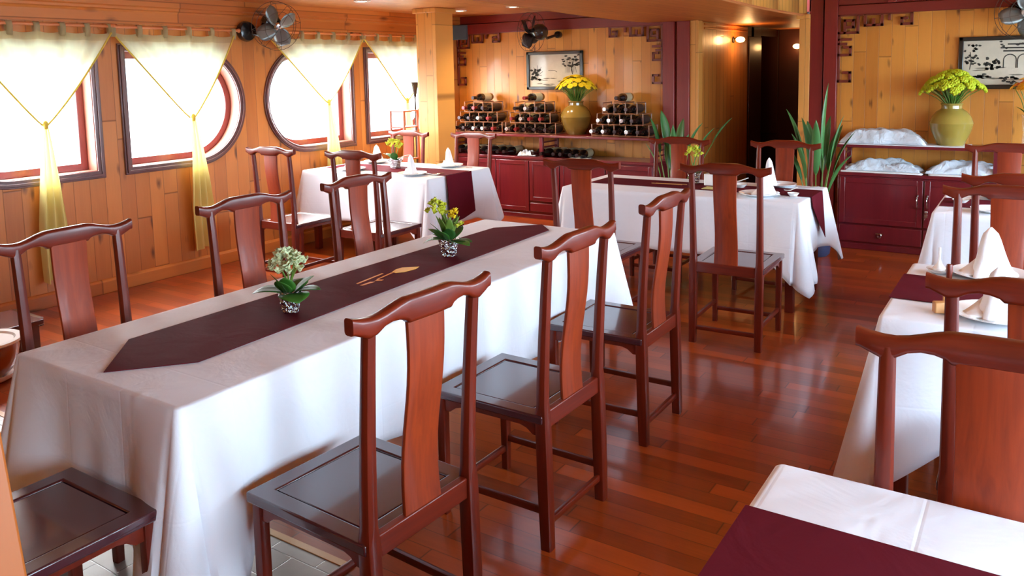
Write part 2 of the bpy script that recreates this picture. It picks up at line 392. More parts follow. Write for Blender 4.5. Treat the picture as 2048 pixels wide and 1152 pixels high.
def ring(mb, a, b, x0, x1):  # closed band between outlines a (outer) and b (inner), between depths
    n = len(a)
    vs = [(x0, *p) for p in a]+[(x1, *p) for p in a]+[(x1, *p) for p in b]+[(x0, *p) for p in b]; fs = []
    for i in range(n):
        j = (i+1) % n
        for k in range(4): fs.append((k*n+i, k*n+j, ((k+1) % 4)*n+j, ((k+1) % 4)*n+i))
    mb.add(vs, fs)
def window(i, flat, arc):
    wn = MB(); ring(wn, dwin(flat, arc, 0), dwin(flat, arc, .058), XL-.002, XL+.018); ring(wn, dwin(flat, arc, .012), dwin(flat, arc, .034), XL+.017, XL+.03)
    o = struct(wn.build('window_%d' % i, M['frame_purple'], bevel=.004), None)
    m = MB(); ring(m, dwin(flat, arc, .054), dwin(flat, arc, .062), XL-.158, XL+.002); m.build('lining', M['reveal'], o)
    m = MB(); ring(m, dwin(flat, arc, .061), dwin(flat, arc, .115), XL-.155, XL-.115); m.build('sash', M['sash'], o, bevel=.004)
    m = MB(); pts = dwin(flat, arc, .11); n = len(pts)
    m.add([(XL-.137, *p) for p in pts]+[(XL-.131, *p) for p in pts], [tuple(range(n)), tuple(range(2*n-1, n-1, -1))]); m.build('pane', M['glass'], o, smooth=False)
    return o
for i, (f, a) in enumerate(WINS): window(i+1, f, a)
for i, (a, b) in enumerate(RW):
    m = MB(); ring(m, rect(a-.05, b+.05, .80, 2.0), rect(a, b, .85, 1.95), XR-.02, XR+.005); o = struct(m.build('window_%d' % (i+5), M['frame_purple'], bevel=.004))
    m = MB(); m.add([(XR+.1, *p) for p in rect(a-.01, b+.01, .84, 1.96)], [(0, 1, 2, 3)]); m.build('pane', M['glass'], o, smooth=False)

# floor: red brown boards, with a tiled entrance patch near the camera on the left
struct(MB().bx(XL-.2, XR+.2, 1.83, YB+.02, -.06, 0).bx(-1.87, XR+.2, YN, 1.83, -.06, 0).build('floor', M['floor'], smooth=False))
struct(MB().bx(XL-.2, -1.90, YN, 1.80, -.06, .001).build('floor_tile', M['tile'], smooth=False))
struct(MB().bx(XL-.2, -1.87, 1.80, 1.83, -.06, .004).bx(-1.90, -1.87, YN, 1.80, -.06, .004).build('trim_1', M['bamboo'], bevel=.002))
# low tiled step at the window wall
struct(MB().bx(XL, -5.58, 2.02, 2.69, .0, .055).build('trim_2', M['tile'], bevel=.004))
# ceilings
struct(MB().bx(XL-.2, -2.6, YN, YB+.1, ZC, ZC+.06).build('ceiling', M['pine_ceiling'], smooth=False))
struct(MB().bx(-2.6, XR+.2, YN, YB+.1, ZC+.28, ZC+.34).build('ceiling_right', M['pine_ceiling'], smooth=False))
# dropped soffit with curved edges
lft = [(-3.05, YN), (-3.08, 3.2), (-3.132, 4.30), (-3.18, 4.72), (-3.293, 5.59), (-3.40, 6.4), (-3.46, 7.1), (-3.49, 7.6), (-3.45, YB+.01)]
rgt = [(-1.90, YB+.6), (-1.90, YB), (-1.945, 7.83), (-1.955, 7.17), (-1.94, 6.37), (-1.892, 5.64), (-1.83, 4.8), (-1.8, 3.8), (-1.8, YN)]
struct(MB().prism([*lft, (-3.1, YB+.01), (-3.1, 11.2), (-1.9, 11.2), *rgt], ZS, ZS+.03).build('ceiling_soffit', M['pine_soffit'], smooth=False))
m = MB()
for a, b in zip(rgt[1:-1], rgt[2:]): m.add([(a[0], a[1], ZS-.005), (b[0], b[1], ZS-.005), (b[0], b[1], ZC+.28), (a[0], a[1], ZC+.28)], [(0, 1, 2, 3)])
M['fascia'] = planks('pine fascia boards', 1, 2, .1, 2, (206, 136, 50), (226, 164, 80), .6, 0, knots=.2, seam=.1)
struct(m.build('trim_3', M['fascia'], solid=.02))
m = MB(); m.tube([(p[0]+.012, p[1], ZS-.002) for p in rgt[1:]], .012, 6); struct(m.build('trim_4', M['rod']))
m = MB()
for a, b in zip(lft[:-1], lft[1:]): m.add([(a[0], a[1], ZS), (b[0], b[1], ZS), (b[0], b[1], ZC), (a[0], a[1], ZC)], [(0, 1, 2, 3)])
struct(m.build('trim_5', M['fascia'], solid=.02))
# cornice and curtain board along the left wall
prof = [(XL, 2.062), (XL+.022, 2.062), (XL+.022, 2.15), (XL+.03, 2.165), (XL+.045, 2.172), (XL+.045, 2.19), (XL+.06, 2.2), (XL+.06, ZC+.002), (XL, ZC+.002)]
m = MB(); m.loft([[Vector((p[0], yy, p[1])) for p in prof] for yy in (YN, YB)]); struct(m.build('cornice', M['pine_long'], angle=20))
prof = [(XL, 0), (XL+.02, 0), (XL+.02, .09), (XL+.012, .105), (XL, .11)]
m = MB(); m.loft([[Vector((p[0], yy, p[1])) for p in prof] for yy in (YN, YB)]); struct(m.build('baseboard_left', M['pine_long'], angle=20))
# end wall: left panel, red posts, doorway, right panel
struct(MB().bx(XL-.2, -3.03, YB, YB+.08, -.05, ZC+.1).build('wall_back', M['pine_back'], smooth=False))
struct(MB().bx(-1.62, XR+.2, YB, YB+.08, -.05, ZC+.4).build('wall_back_right', M['pine_back'], smooth=False))
struct(MB().bx(XL-.2, XR+.2, YN-.1, YN, -.05, ZC+.4).build('wall_front', M['pine_back'], smooth=False))
m = MB().bx(-5.98, -3.31, YB-.05, YB+.001, 2.075, 2.19).bx(-5.98, -3.31, YB-.035, YB+.001, 2.195, ZC); struct(m.build('trim_6', M['red_x'], bevel=.004))
m = MB().bx(-3.31, -3.185, YB-.06, YB+.001, 0, ZS).bx(-3.165, -3.03, YB-.04, YB+.02, 0, ZS); struct(m.build('trim_7', M['red'], bevel=.004))
m = MB().bx(-1.85, -1.735, YB-.03, YB+.06, 0, ZC+.3).bx(-1.72, -1.605, YB-.06, YB+.06, 0, ZC+.3); struct(m.build('trim_8', M['red'], bevel=.004))
m = MB().bx(-1.605, XR, YB-.05, YB+.001, 2.075, 2.16).bx(-1.605, XR, YB-.03, YB+.001, 2.165, ZC+.3).bx(-1.19, -1.12, YB-.056, YB, 2.165, ZC+.3); struct(m.build('trim_9', M['red_x'], bevel=.004))
m = MB().bx(-3.03, -2.94, YB-.02, YB+.1, 0, ZS); struct(m.build('trim_10', M['pine_post'], bevel=.004))
m = MB().bx(-1.945, -1.85, YB-.05, YB+.12, 0, ZS-.04).bx(-1.97, -1.85, YB-.07, YB+.14, ZS-.04, ZS); struct(m.build('trim_11', M['pine_post'], bevel=.004))
# corridor behind the doorway
struct(MB().bx(-1.88, -1.58, YB+.055, YB+.2, -.05, ZC+.4).bx(-3.3, -1.85, YB+.055, YB+.2, ZS+.03, ZC+.4).build('wall_back_leak_fill', M['red'], smooth=False))  # filler wall added behind posts and above soffit to stop light leaks
struct(MB().bx(-3.32, -3.02, YB+.07, YB+.16, -.05, ZC+.1).build('wall_back_post', M['red'], smooth=False))
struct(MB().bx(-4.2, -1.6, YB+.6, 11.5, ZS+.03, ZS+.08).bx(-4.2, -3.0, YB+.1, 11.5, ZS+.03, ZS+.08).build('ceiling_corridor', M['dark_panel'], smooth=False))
struct(MB().bx(-3.08, -3.0, YB+.08, 9.75, 0, ZS).build('wall_corridor_left', planks('pine boards in corridor', 1, 2, .12, 3, (186, 112, 46), (206, 134, 60), .4, .2, knots=.2, seam=.08), smooth=False))
struct(MB().bx(-3.08, -3.0, 9.75, 10.3, 0, ZS).bx(-3.0, -2.985, 9.78, 10.27, .02, 1.98).build('door_1', M['dark_panel'], bevel=.004))
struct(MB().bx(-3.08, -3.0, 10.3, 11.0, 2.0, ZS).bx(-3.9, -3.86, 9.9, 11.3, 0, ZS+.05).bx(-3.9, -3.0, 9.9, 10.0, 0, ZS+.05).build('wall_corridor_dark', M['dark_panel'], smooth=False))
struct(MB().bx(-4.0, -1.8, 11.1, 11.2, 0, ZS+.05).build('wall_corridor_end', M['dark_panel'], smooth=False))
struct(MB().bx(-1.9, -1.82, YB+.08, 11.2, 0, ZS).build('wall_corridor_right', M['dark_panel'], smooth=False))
struct(MB().bx(-3.95, -1.8, YB+.02, 11.3, -.06, 0).build('floor_corridor', M['floor'], smooth=False))
m = MB()
for k in range(2): m.bx(-3.005, -2.985, YB+.3, 9.7, ZS-.03-.045*k, ZS-.012-.045*k)
struct(m.build('trim_12', M['pine_soffit'], bevel=.003))
# pine clad pillar by the last window
m = MB().bx(-5.43, -5.175, 6.5, 6.79, 0, ZC); o = struct(m.build('pillar', M['pine_post'], bevel=.004))
m = MB().bx(-5.455, -5.15, 6.475, 6.815, ZC-.05, ZC-.03+.028); m.build('cap', M['pine_post'], o, bevel=.006)
# outside
struct(MB().add([(-300, -300, -2.5), (300, -300, -2.5), (300, 300, -2.5), (-300, 300, -2.5)], [(0, 1, 2, 3)]).build('water_outside', M['water'], smooth=False))  # water plane added in a light colour to bounce daylight
m = MB()
for k in range(7):
    cx_, cy_ = -150, -120+60*k+rnd.uniform(-15, 15)
    m.lathe([(34, -3), (30, 3), (20, 9+rnd.uniform(0, 4)), (9, 14+rnd.uniform(0, 3)), (.5, 17)], (cx_, cy_, 0), 14)
struct(m.build('hills_outside', M['hill']))

# ------------------------------------------------------------------ chairs
def make_chair(label, cat='chair', group=None):
    t = thing('dining_chair', label, cat, group=group)
    def yb(z):  # side curve of the back
        s_ = max(0, (z-.48)/.6); return -.012*(1-z/.48) if z < .48 else -.036*s_**1.5
    for sx in (-1, 1):
        secs = []
        for z in (0, .2, .40, .47, .52, .6, .75, .9, 1.0, 1.045):
            wq = .044 if z < .5 else (.043-.009*(z-.5)/.5); r = .006 if z < .5 else wq*.42
            x = sx*(.195+.004*max(0, z-.48)/.6)
            secs.append([Vector((x+a, yb(z)+b, z)) for a, b in rr(wq*(.9 if z < .2 else 1), wq*(.9 if z < .2 else 1), r, 2)])
        MB().loft(secs).build('back_post', M['chair'], t)
    # crest rail, yoke shaped
    us = [-.262, -.252, -.235, -.21, -.185, -.16, -.135, -.11, -.088, -.078, -.04, 0, .04, .078, .088, .11, .135, .16, .185, .21, .235, .252, .262]
    def top(u):
        a = abs(u)
        if a < .07: return 1.090
        if a < .19: s_ = (a-.07)/.12; return 1.090-.024*(3*s_*s_-2*s_**3)
        s_ = (a-.19)/.072; return 1.066+.013*s_*s_
    def bot(u):
        a = abs(u)
        if a < .08: return 1.022
        if a < .185: s_ = (a-.08)/.105; return 1.028+.014*math.sin(PI*s_)-.004*s_
        if a < .21: return 1.020
        s_ = min(1, (a-.21)/.045); return 1.016+.020*s_
    secs = []
    for u in us:
        zt, zb = top(u), bot(u); h = zt-zb; d = .037 if abs(u) < .25 else .031
        yo = -.040-.010*math.cos(PI*min(1, abs(u)/.26)/1.0)*.6
        secs.append([Vector((u, yo+a, (zt+zb)/2+b)) for a, b in rr(d, h, min(d, h)*.3, 3)])
    MB().loft(secs).build('crest_rail', M['chair_x'], t)
    # splat
    secs = []
    for k in range(13):
        s_ = k/12; z = .485+.545*s_
        y = yb(z)-.002+.009*math.sin(2*PI*s_)
        wq = .142-.010*math.sin(PI*s_)
        secs.append([Vector((a, y+b, z)) for a, b in rr(wq, .014, .005, 2)])
    MB().loft(secs).build('splat', M['splat'], t)
    MB().box((0, 0, .458), (.36, .026, .062)).build('rear_rail', M['chair_x'], t, bevel=.004)
    # seat frame with an inset panel
    m = MB(); W0, W1, D0, D1 = .222, .226, -.012, .465
    out = [(-W0, D0), (W0, D0), (W1, D1), (-W1, D1)]; inn = [(-.166, .055), (.166, .055), (.168, .405), (-.168, .405)]
    zt, zb = .483, .452
    vs = [(*p, zb) for p in out]+[(*p, zt) for p in out]+[(*p, zt) for p in inn]+[(*p, zb) for p in inn]; fs = []
    for i in range(4):
        j = (i+1) % 4
        for k in range(4): fs.append((k*4+i, k*4+j, ((k+1) % 4)*4+j, ((k+1) % 4)*4+i))
    m.add(vs, fs).build('seat_frame', M['seat'], t, bevel=.006, seg=3)
    MB().bx(-.163, .163, .058, .402, .458, .4795).build('seat_panel', M['seat'], t, bevel=.003)
    for sx in (-1, 1):
        secs = []
        for z in (0, .25, .455): secs.append([Vector((sx*.2+a, .435+b, z)) for a, b in rr(.034 if z else .03, .034 if z else .03, .005, 2)])
        MB().loft(secs).build('front_leg', M['chair'], t)
    def apron(p, qv, name='apron'):  # arched apron between two points
        p, qv = Vector(p), Vector(qv); d = qv-p; nrm = Vector((-d.y, d.x, 0)).normalized()*.009; secs = []
        for k in range(17):
            s_ = k/16; e = min(s_, 1-s_)*d.length; low = .405 if e < .03 else .405+.026*min(1, (e-.03)/.03)
            c_ = p+d*s_; secs.append([c_+nrm+Vector((0, 0, low)), c_-nrm+Vector((0, 0, low)), c_-nrm+Vector((0, 0, .453)), c_+nrm+Vector((0, 0, .453))])
        MB().loft(secs).build(name, M['chair_x'], t)
    apron((-.185, .437, 0), (.185, .437, 0)); apron((-.197, .01, 0), (-.2, .42, 0)); apron((.197, .01, 0), (.2, .42, 0))
    for p, qv, z in (((-.195, 0), (-.2, .43), .135), ((.195, 0), (.2, .43), .135), ((-.19, -.008), (.19, -.008), .09), ((-.19, .435), (.19, .435), .09)):
        p, qv = Vector((*p, z)), Vector((*qv, z)); d = (qv-p).normalized(); nr = Vector((-d.y, d.x, 0))
        MB().loft([[c_+nr*a+Vector((0, 0, b)) for a, b in rr(.018, .026, .004, 2)] for c_ in (p, qv)]).build('stretcher', M['chair_x'] if abs(d.x) > .5 else M['chair_y'], t)
    return t
LT, WT, BT, NT = 'chairs at the long table', 'chairs at the table by the pillar', 'chairs at the table before the doorway', 'chairs at the tables on the right'
G = 'mahogany yoke back dining chairs'
# rail centre x, y, heading (deg, 0 = faces away from camera), height scale, label
chairs = [
 (-1.333, 1.583, 87, 1.0, 'mahogany yoke back chair nearest the camera on right side of long table, seat pulled out'),
 (-1.352, 2.447, 89, 1.0, 'mahogany chair second from camera on right side of long white table, its seat reflecting daylight'),
 (-1.392, 3.332, 90.5, 1.0, 'mahogany chair farthest on right side of long table, by its far right corner'),
 (-3.061, 1.593, -86, 1.0, 'mahogany chair at left side of long table, nearest the camera and beside brown pot'),
 (-3.090, 2.438, -90, 1.0, 'mahogany chair at middle of left side of long table, under curtain tail of second window'),
 (-3.119, 3.207, -90, 1.0, 'mahogany chair at far end of long table left side, before pillar table chairs'),
 (-5.021, 4.214, 2, 1.0, 'mahogany chair with its back to camera, nearest window wall, at table beside pillar'),
 (-4.180, 4.253, 2, 1.0, 'mahogany chair with its back to camera at table beside pillar, right of its near pair'),
 (-5.33, 6.2, 178, .972, 'mahogany chair facing camera on far side of pillar table, against the pine pillar'),
 (-4.525, 6.2, 179, .976, 'pale lit mahogany chair on far side of pillar table, in front of left wine rack'),
 (-2.385, 4.41, 1, 1.0, 'mahogany chair with its back to camera, left one before the table in front of doorway'),
 (-1.512, 4.521, 1.5, 1.0, 'mahogany chair seen squarely from behind, right one before the table in front of doorway'),
 (-2.47, 6.22, 179, .985, 'mahogany chair facing camera behind doorway table, beside left leafy plant'),
 (-1.62, 6.2, 176, .985, 'mahogany chair facing camera behind doorway table, beside right leafy plant'),
 (-.058, 1.835, 181, 1.0, 'large mahogany chair back in right foreground, tucked under the nearest table'),
 (.015, 2.42, 0, 1.0, 'mahogany chair behind foreground chair, facing the set table on the right with plates'),
 (-.11, 4.165, 180, 1.0, 'mahogany chair facing camera on far side of right set table, behind white napkin cone'),
 (-.07, 4.66, 0, 1.0, 'mahogany chair with its back to camera at far right table near maroon sideboard'),
 (-.175, 6.285, 180, 1.0, 'farthest mahogany chair on the right, in front of maroon sideboard shelf'),
 (-2.188, .72, 0, 1.0, 'mahogany chair at near end of long table, only its dark seat in view'),
]
ch0 = make_chair(chairs[0][4], group=G)
for i, (x, y, a, s_, lab) in enumerate(chairs):
    th = math.radians(a); f = Vector((-math.sin(th), math.cos(th), 0)); p = Vector((x, y, 0))+f*.024
    if i == 0: o = ch0; o.location = p; o.rotation_euler = (0, 0, th)
    else: o = copy_tree(ch0, p, th, lab, G)
    o.scale = (1, 1, s_)

# ------------------------------------------------------------------ tables, cloths, runners
def make_table(x0, x1, y0, y1, label, inset=(.06, .06)):
    t = thing('dining_table', label, 'table', ((x0+x1)/2, (y0+y1)/2, 0), 0, 'tables under white cloths')
    hx, hy = (x1-x0)/2-.012, (y1-y0)/2-.012
    MB().bx(-hx, hx, -hy, hy, .715, .745).build('table_top', M['chair_x'], t, bevel=.003)
    for sx in (-1, 1):
        for sy in (-1, 1): MB().box((sx*(hx-inset[0 if sx < 0 else 1]), sy*(hy-.06), .357), (.055, .055, .714)).build('leg', M['chair'], t, bevel=.004)
    MB().bx(-hx+.06, hx-.06, -hy+.05, -hy+.07, .64, .714).bx(-hx+.06, hx-.06, hy-.07, hy-.05, .64, .714).bx(-hx+.05, -hx+.07, -hy+.06, hy-.06, .64, .714).bx(hx-.07, hx-.05, -hy+.06, hy-.06, .64, .714).build('apron', M['chair_x'], t)
    return t
def cloth(x0, x1, y0, y1, drop, extra, label, seed, flare=.05, sharp=.13, z=.751, short=()):
    # short: sides (0 near, 1 right, 2 far, 3 left) where the cloth is tucked up by chairs pushed in
    r_ = random.Random(seed); R = .016; pts = []  # (pos, normal, corner distance)
    DR = [.255 if k in short else drop for k in range(4)]
    def seg(a, b, sd):
        a, b = Vector(a), Vector(b); L = (b-a).length; d = (b-a)/L; nm = Vector((d.y, -d.x))
        k = max(8, int(L/.022))
        for i in range(k):
            s_ = (i+.5)/k*L; pts.append((a+d*s_, nm, min(s_, L-s_), None, sd, DR[sd]))
    cs = [((x1-R, y0+R), -PI/2), ((x1-R, y1-R), 0), ((x0+R, y1-R), PI/2), ((x0+R, y0+R), PI)]
    sides = [((x0+R, y0), (x1-R, y0)), ((x1, y0+R), (x1, y1-R)), ((x1-R, y1), (x0+R, y1)), ((x0, y1-R), (x0, y0+R))]
    for sd, ((a, b), (c, a0)) in enumerate(zip(sides, cs)):
        seg(a, b, sd)
        for k in range(11):
            an = a0+PI/2*k/10; nm = Vector((math.cos(an), math.sin(an))); pts.append((Vector(c)+nm*R, nm, 0, k/10, -1, DR[sd]*(1-k/10)+DR[(sd+1) % 4]*k/10))
    n = len(pts); per = 0; S = []
    for i in range(n): S.append(per); per += (pts[(i+1) % n][0]-pts[i][0]).length
    ph = [r_.uniform(0, 6.28) for _ in range(6)]; rows = 13; secs = []
    secs.append([Vector((p.x-nm.x*.012, p.y-nm.y*.012, z)) for p, nm, d, k, sd, dr in pts])
    secs.append([Vector((p.x-nm.x*.003, p.y-nm.y*.003, z-.0015)) for p, nm, d, k, sd, dr in pts])
    for j in range(rows+1):
        t = j/rows; ring_ = []
        for i, (p, nm, d, k, sd, dr) in enumerate(pts):
            de = d+.075 if k is None else abs(k-.5)*.15; wc = max(0, 1-de/(.12 if sd in short else sharp*2.2)); wf = math.exp(-(d/.16)**2)
            H = dr+extra*wc+.006*math.sin(S[i]*7+ph[0])
            kk = 1 if k is None else .75+.5*math.sin(PI*k)
            dip = math.exp(-((d-.24)/.09)**2)
            off = .003+t*(.018+flare*1.9*wf*kk-.026*dip)+t**1.4*(.010*math.sin(S[i]*15+ph[1])+.007*math.sin(S[i]*31+ph[2]))*(1-.6*wf)
            ring_.append(Vector((p.x+nm.x*off, p.y+nm.y*off, z-.005-(H-.005)*t)))
        secs.append(ring_)
    m = MB(); vs = [p for q_ in secs for p in q_]; fs = [tuple(range(n))]
    for i in range(len(secs)-1):
        for j in range(n): fs.append((i*n+j, i*n+(j+1) % n, (i+1)*n+(j+1) % n, (i+1)*n+j))
    m.add(vs, fs); o = m.build('tablecloth', M['white_cloth'], angle=60, solid=.0016)
    return tag(o, label, 'tablecloth', 'white tablecloths')
def runner(poly, label, z=.754, hang=None):
    """flat runner; hang = list of (x, [(y, z) ...]) outline hanging at the right end"""
    m = MB(); m.prism(poly, z, z+.0025)
    if hang: 
        x, pts = hang; n = len(pts)
        zt_ = max(p[1] for p in pts); m.add([(x+dx+(zt_-p[1])*.10, *p) for dx in (0, .003) for p in pts], [tuple(range(n)), tuple(range(2*n-1, n-1, -1))]+[(i, (i+1) % n, (i+1) % n+n, i+n) for i in range(n)])
    o = m.build('table_runner', M['runner'], smooth=False)
    return tag(o, label, 'table runner', 'maroon table runners')
TB = {'long': (-2.80, -1.93, 1.253, 3.94), 'pillar': (-5.78, -4.27, 5.2, 6.1), 'door': (-3.05, -1.288, 5.32, 6.11),
      'set': (-.455, 1.15, 3.04, 3.945), 'far': (-.525, 1.15, 5.32, 6.11), 'near': (-.468, 1.15, .92, 1.785)}
make_table(*TB['long'], 'long mahogany table hidden under white cloth in middle of room')
make_table(*TB['pillar'], 'mahogany table under white cloth beside pine pillar', (.09, .52))
make_table(*TB['door'], 'mahogany table under white cloth in front of doorway, two legs showing')
make_table(*TB['set'], 'mahogany table under white cloth set with plates, right of aisle')
make_table(*TB['far'], 'mahogany table under white cloth on right, before maroon sideboard')
make_table(*TB['near'], 'mahogany table under white cloth in right foreground corner')
cloth(*TB['long'], .42, .26, 'long white tablecloth in centre of room draping almost to floor at its corners', 1, .06, .16, short=(3,))
cloth(*TB['pillar'], .43, .12, 'sunlit white tablecloth on table beside pine pillar and windows', 2, short=(2,))
cloth(*TB['door'], .40, .19, 'white tablecloth with pointed hanging corner on table in front of doorway', 3, .05, .10, short=(2,))
cloth(*TB['set'], .45, .18, 'white tablecloth under plates and napkins on right side table', 4, .06, .12, short=(2,))
cloth(*TB['far'], .42, .16, 'white tablecloth on far right table in front of maroon sideboard', 5, short=(2,))
cloth(*TB['near'], .40, .14, 'white tablecloth on foreground table cut off by bottom right corner', 6, short=(2,))
rl = runner([(-2.59, 1.52), (-2.367, 1.301), (-2.188, 1.505), (-2.235, 2.6), (-2.272, 3.81), (-2.39, 3.93), (-2.585, 3.72), (-2.595, 2.6)], 'maroon runner with pointed ends and golden print along long table')
runner([(-5.7, 5.42), (-4.262, 5.42), (-4.262, 5.78), (-5.7, 5.78)], 'maroon runner hanging over right end of table beside pillar', hang=(-4.245, [(5.42, .7565), (5.78, .7565), (5.78, .40), (5.60, .36), (5.42, .34)]))
runner([(-2.95, 5.58), (-1.28, 5.58), (-1.28, 5.90), (-2.95, 5.90)], 'maroon runner with curled end on table in front of doorway', hang=(-1.277, [(5.58, .7565), (5.90, .7565), (5.87, .43), (5.72, .56), (5.60, .68)]))
runner([(-.463, 3.30), (1.1, 3.30), (1.1, 3.70), (-.463, 3.70)], 'maroon runner across right side table set with plates')
runner([(-.515, 5.58), (1.1, 5.58), (1.1, 5.92), (-.515, 5.92)], 'maroon runner on far right table before sideboard, mostly behind chairs')
runner([(-.474, 1.16), (1.1, 1.16), (1.1, 1.56), (-.474, 1.56)], 'maroon runner on foreground table at bottom right corner')
# golden print on the long runner: a leaf and two strokes
m = MB(); m.prism([(-2.412, 2.665), (-2.428, 2.71), (-2.425, 2.75), (-2.366, 2.80), (-2.352, 2.76), (-2.362, 2.69), (-2.385, 2.66)], .7566, .7575); m.build('leaf_print', M['gold'], rl, smooth=False)
m = MB(); m.prism([(-2.414, 2.44), (-2.402, 2.436), (-2.426, 2.625), (-2.437, 2.625)], .7566, .7575)
m.prism([(-2.378, 2.425), (-2.366, 2.43), (-2.362, 2.50), (-2.380, 2.49)], .7566, .7575); m.prism([(-2.374, 2.51), (-2.350, 2.53), (-2.352, 2.545), (-2.376, 2.535)], .7566, .7575)
m.prism([(-2.386, 2.535), (-2.378, 2.53), (-2.398, 2.66), (-2.408, 2.655)], .7566, .7575); m.build('stroke_print', M['gold_orange'], rl, smooth=False)

# ------------------------------------------------------------------ plants on tables
def leaf(mb, base, direction, L, W, droop=.3, curl=.15, n=7, nw=4, stalk=0.0):
    d = Vector(direction); hd = Vector((d.x, d.y, 0)); hl = hd.length; hd = hd/hl if hl > 1e-6 else Vector((1, 0, 0))
    side = Vector((-hd.y, hd.x, 0)); el = math.atan2(d.z, hl); rows = []; p = Vector(base); st = L/n
    for i in range(n+1):
        t = i/n; wd = W*max(.04 if stalk == 0 else .12, math.sin(PI*min(1, .06+t*.94))**.75 if t > stalk else .1)*.5
        a = el-droop*t*1.6; fw = hd*math.cos(a)+Vector((0, 0, math.sin(a))); nm = Vector((0, 0, math.cos(a)))-hd*math.sin(a)
        rows.append([p+side*wd*s_+nm*(curl*wd*abs(s_)**1.5) for s_ in [(-1+2*k/nw) for k in range(nw+1)]]); p = p+fw*st
    mb.loft(rows, cap=False, closed=False)
def foil_pot(t, h=.075, r=.042, mat=None):
    m = MB(); secs = []
    for (r_, z) in ((r*.62, 0), (r*.68, .004), (r*.8, h*.4), (r*.95, h*.8), (r*1.06, h), (r*1.0, h*1.0), (r*.9, h*.93)):
        secs.append([Vector((r_*math.cos(a)*(1+.05*math.sin(5*a+z*60)), r_*math.sin(a)*(1+.05*math.cos(4*a+z*50)), z+(.006*math.sin(3*a) if z > h*.7 else 0))) for a in [2*PI*k/26 for k in range(26)]])
    m.loft(secs).build('foil_pot', mat or M['foil'], t, angle=20)
def blossoms(t, cen, mat, n, spread, size, seed, name='blossom', flat=.6, kind='cup'):
    r_ = random.Random(seed); m = MB()
    if kind == 'cup':
        for k in range(5):
            a = 2*PI*k/5; leaf(m, (0, 0, 0), (math.cos(a), math.sin(a), .9), size, size*.75, -.1, .3, 3, 2)
        m.ball((0, 0, size*.15), size*.28, 6, 4)
    first = m.build(name, mat, t, solid=.0008); obs = []
    for i in range(n):
        o = first if i == 0 else first.copy()
        if i: C.objects.link(o); o.parent = t
        a = r_.uniform(0, 6.28); q_ = math.sqrt((i+.5)/n)*spread
        o.location = (cen[0]+q_*math.cos(a*1+i*2.4), cen[1]+q_*math.sin(a+i*2.4), cen[2]+(1-(q_/spread)**2)*spread*flat+r_.uniform(-.006, .006))
        o.rotation_euler = (r_.uniform(-.5, .5), r_.uniform(-.5, .5), r_.uniform(0, 6)); s_ = r_.uniform(.8, 1.2); o.scale = (s_, s_, s_)
def leaf_part(t, base, d, L, W, mat, droop=.3, name='leaf', curl=.06):
    m = MB(); leaf(m, base, d, L, W*1.35, droop, curl); m.build(name, mat, t, solid=.0012)
t = thing('potted_kalanchoe', 'foil potted plant with white green blossoms on long table runner, nearest camera', 'potted plant', (-2.345, 2.02, .7566), 0, 'plants on the tables')
foil_pot(t, .082, .044)
for a, e, L, W_, dr, mt in ((-2.4, .55, .13, .075, .65, 'green_dark'), (2.9, .35, .12, .07, .75, 'green_dark'), (-.5, .25, .12, .085, .45, 'green'), (.35, .55, .12, .06, .5, 'green_dark'), (-1.4, 1.3, .085, .055, .1, 'green'), (1.8, .7, .1, .06, .4, 'green_dark'), (-1.0, 1.8, .09, .05, .1, 'green'), (-2.0, 1.7, .1, .05, .1, 'green_dark'), (.9, 1.1, .1, .05, .3, 'green')):
    leaf_part(t, (.012*math.cos(a), .012*math.sin(a), .072), (math.cos(a), math.sin(a), e), L, W_, M[mt], dr)
m = MB()
for k in range(7):
    a = k*.9; m.tube([(0, 0, .07), (.012*math.cos(a), .012*math.sin(a), .13), (.04*math.cos(a), .04*math.sin(a), .19)], .0028, 5)
m.build('flower_stem', M['stem'], t)
blossoms(t, (0, 0, .165), M['palegreen'], 46, .066, .026, 3, flat=.95)
t = thing('potted_kalanchoe', 'foil potted plant with tall yellow buds on long table runner, farther from camera', 'potted plant', (-2.378, 3.04, .7566), 0, 'plants on the tables')
foil_pot(t, .085, .05)
for a, e, L, W_, dr, mt in ((-.35, .2, .17, .055, .25, 'green'), (.0, .3, .13, .05, .35, 'green_dark'), (2.9, .6, .12, .05, .6, 'green_dark'), (-2.6, .4, .12, .05, .7, 'green'), (-1.6, 1.2, .12, .055, .35, 'green'), (1.5, .9, .11, .05, .3, 'green_dark'), (-2.2, 1.6, .12, .05, .2, 'green'), (3.4, 1.0, .11, .05, .4, 'green'), (-.9, 1.5, .1, .05, .2, 'green_dark')):
    leaf_part(t, (.012*math.cos(a), .012*math.sin(a), .075), (math.cos(a), math.sin(a), e), L, W_, M[mt], dr)
m = MB()
for ex, ez in ((-.06, .27), (-.04, .24), (.03, .22), (.045, .17), (-.02, .25)): m.tube([(0, 0, .07), (ex*.3, 0, .15), (ex, -.01, ez)], .0032, 5)
m.build('flower_stem', M['stem'], t)
blossoms(t, (-.052, -.02, .205), M['greenyellow'], 30, .048, .021, 5, flat=1.3); blossoms(t, (.045, 0, .195), M['yellow'], 13, .030, .018, 6, flat=1.0); blossoms(t, (.06, .01, .15), M['greenyellow'], 5, .014, .016, 7)
[leaf_part(t, (.01*math.cos(a), .01*math.sin(a), .08), (.35*math.cos(a), .35*math.sin(a), 1), .13, .032, M['stem'], .1) for a in (.2, 1.4, 2.6, 3.6, 4.6, 5.5)]
t = thing('potted_kalanchoe', 'foil potted plant with yellow green flowers on table in front of doorway', 'potted plant', (-2.20, 5.86, .7566), 0, 'plants on the tables')
foil_pot(t, .085, .05)
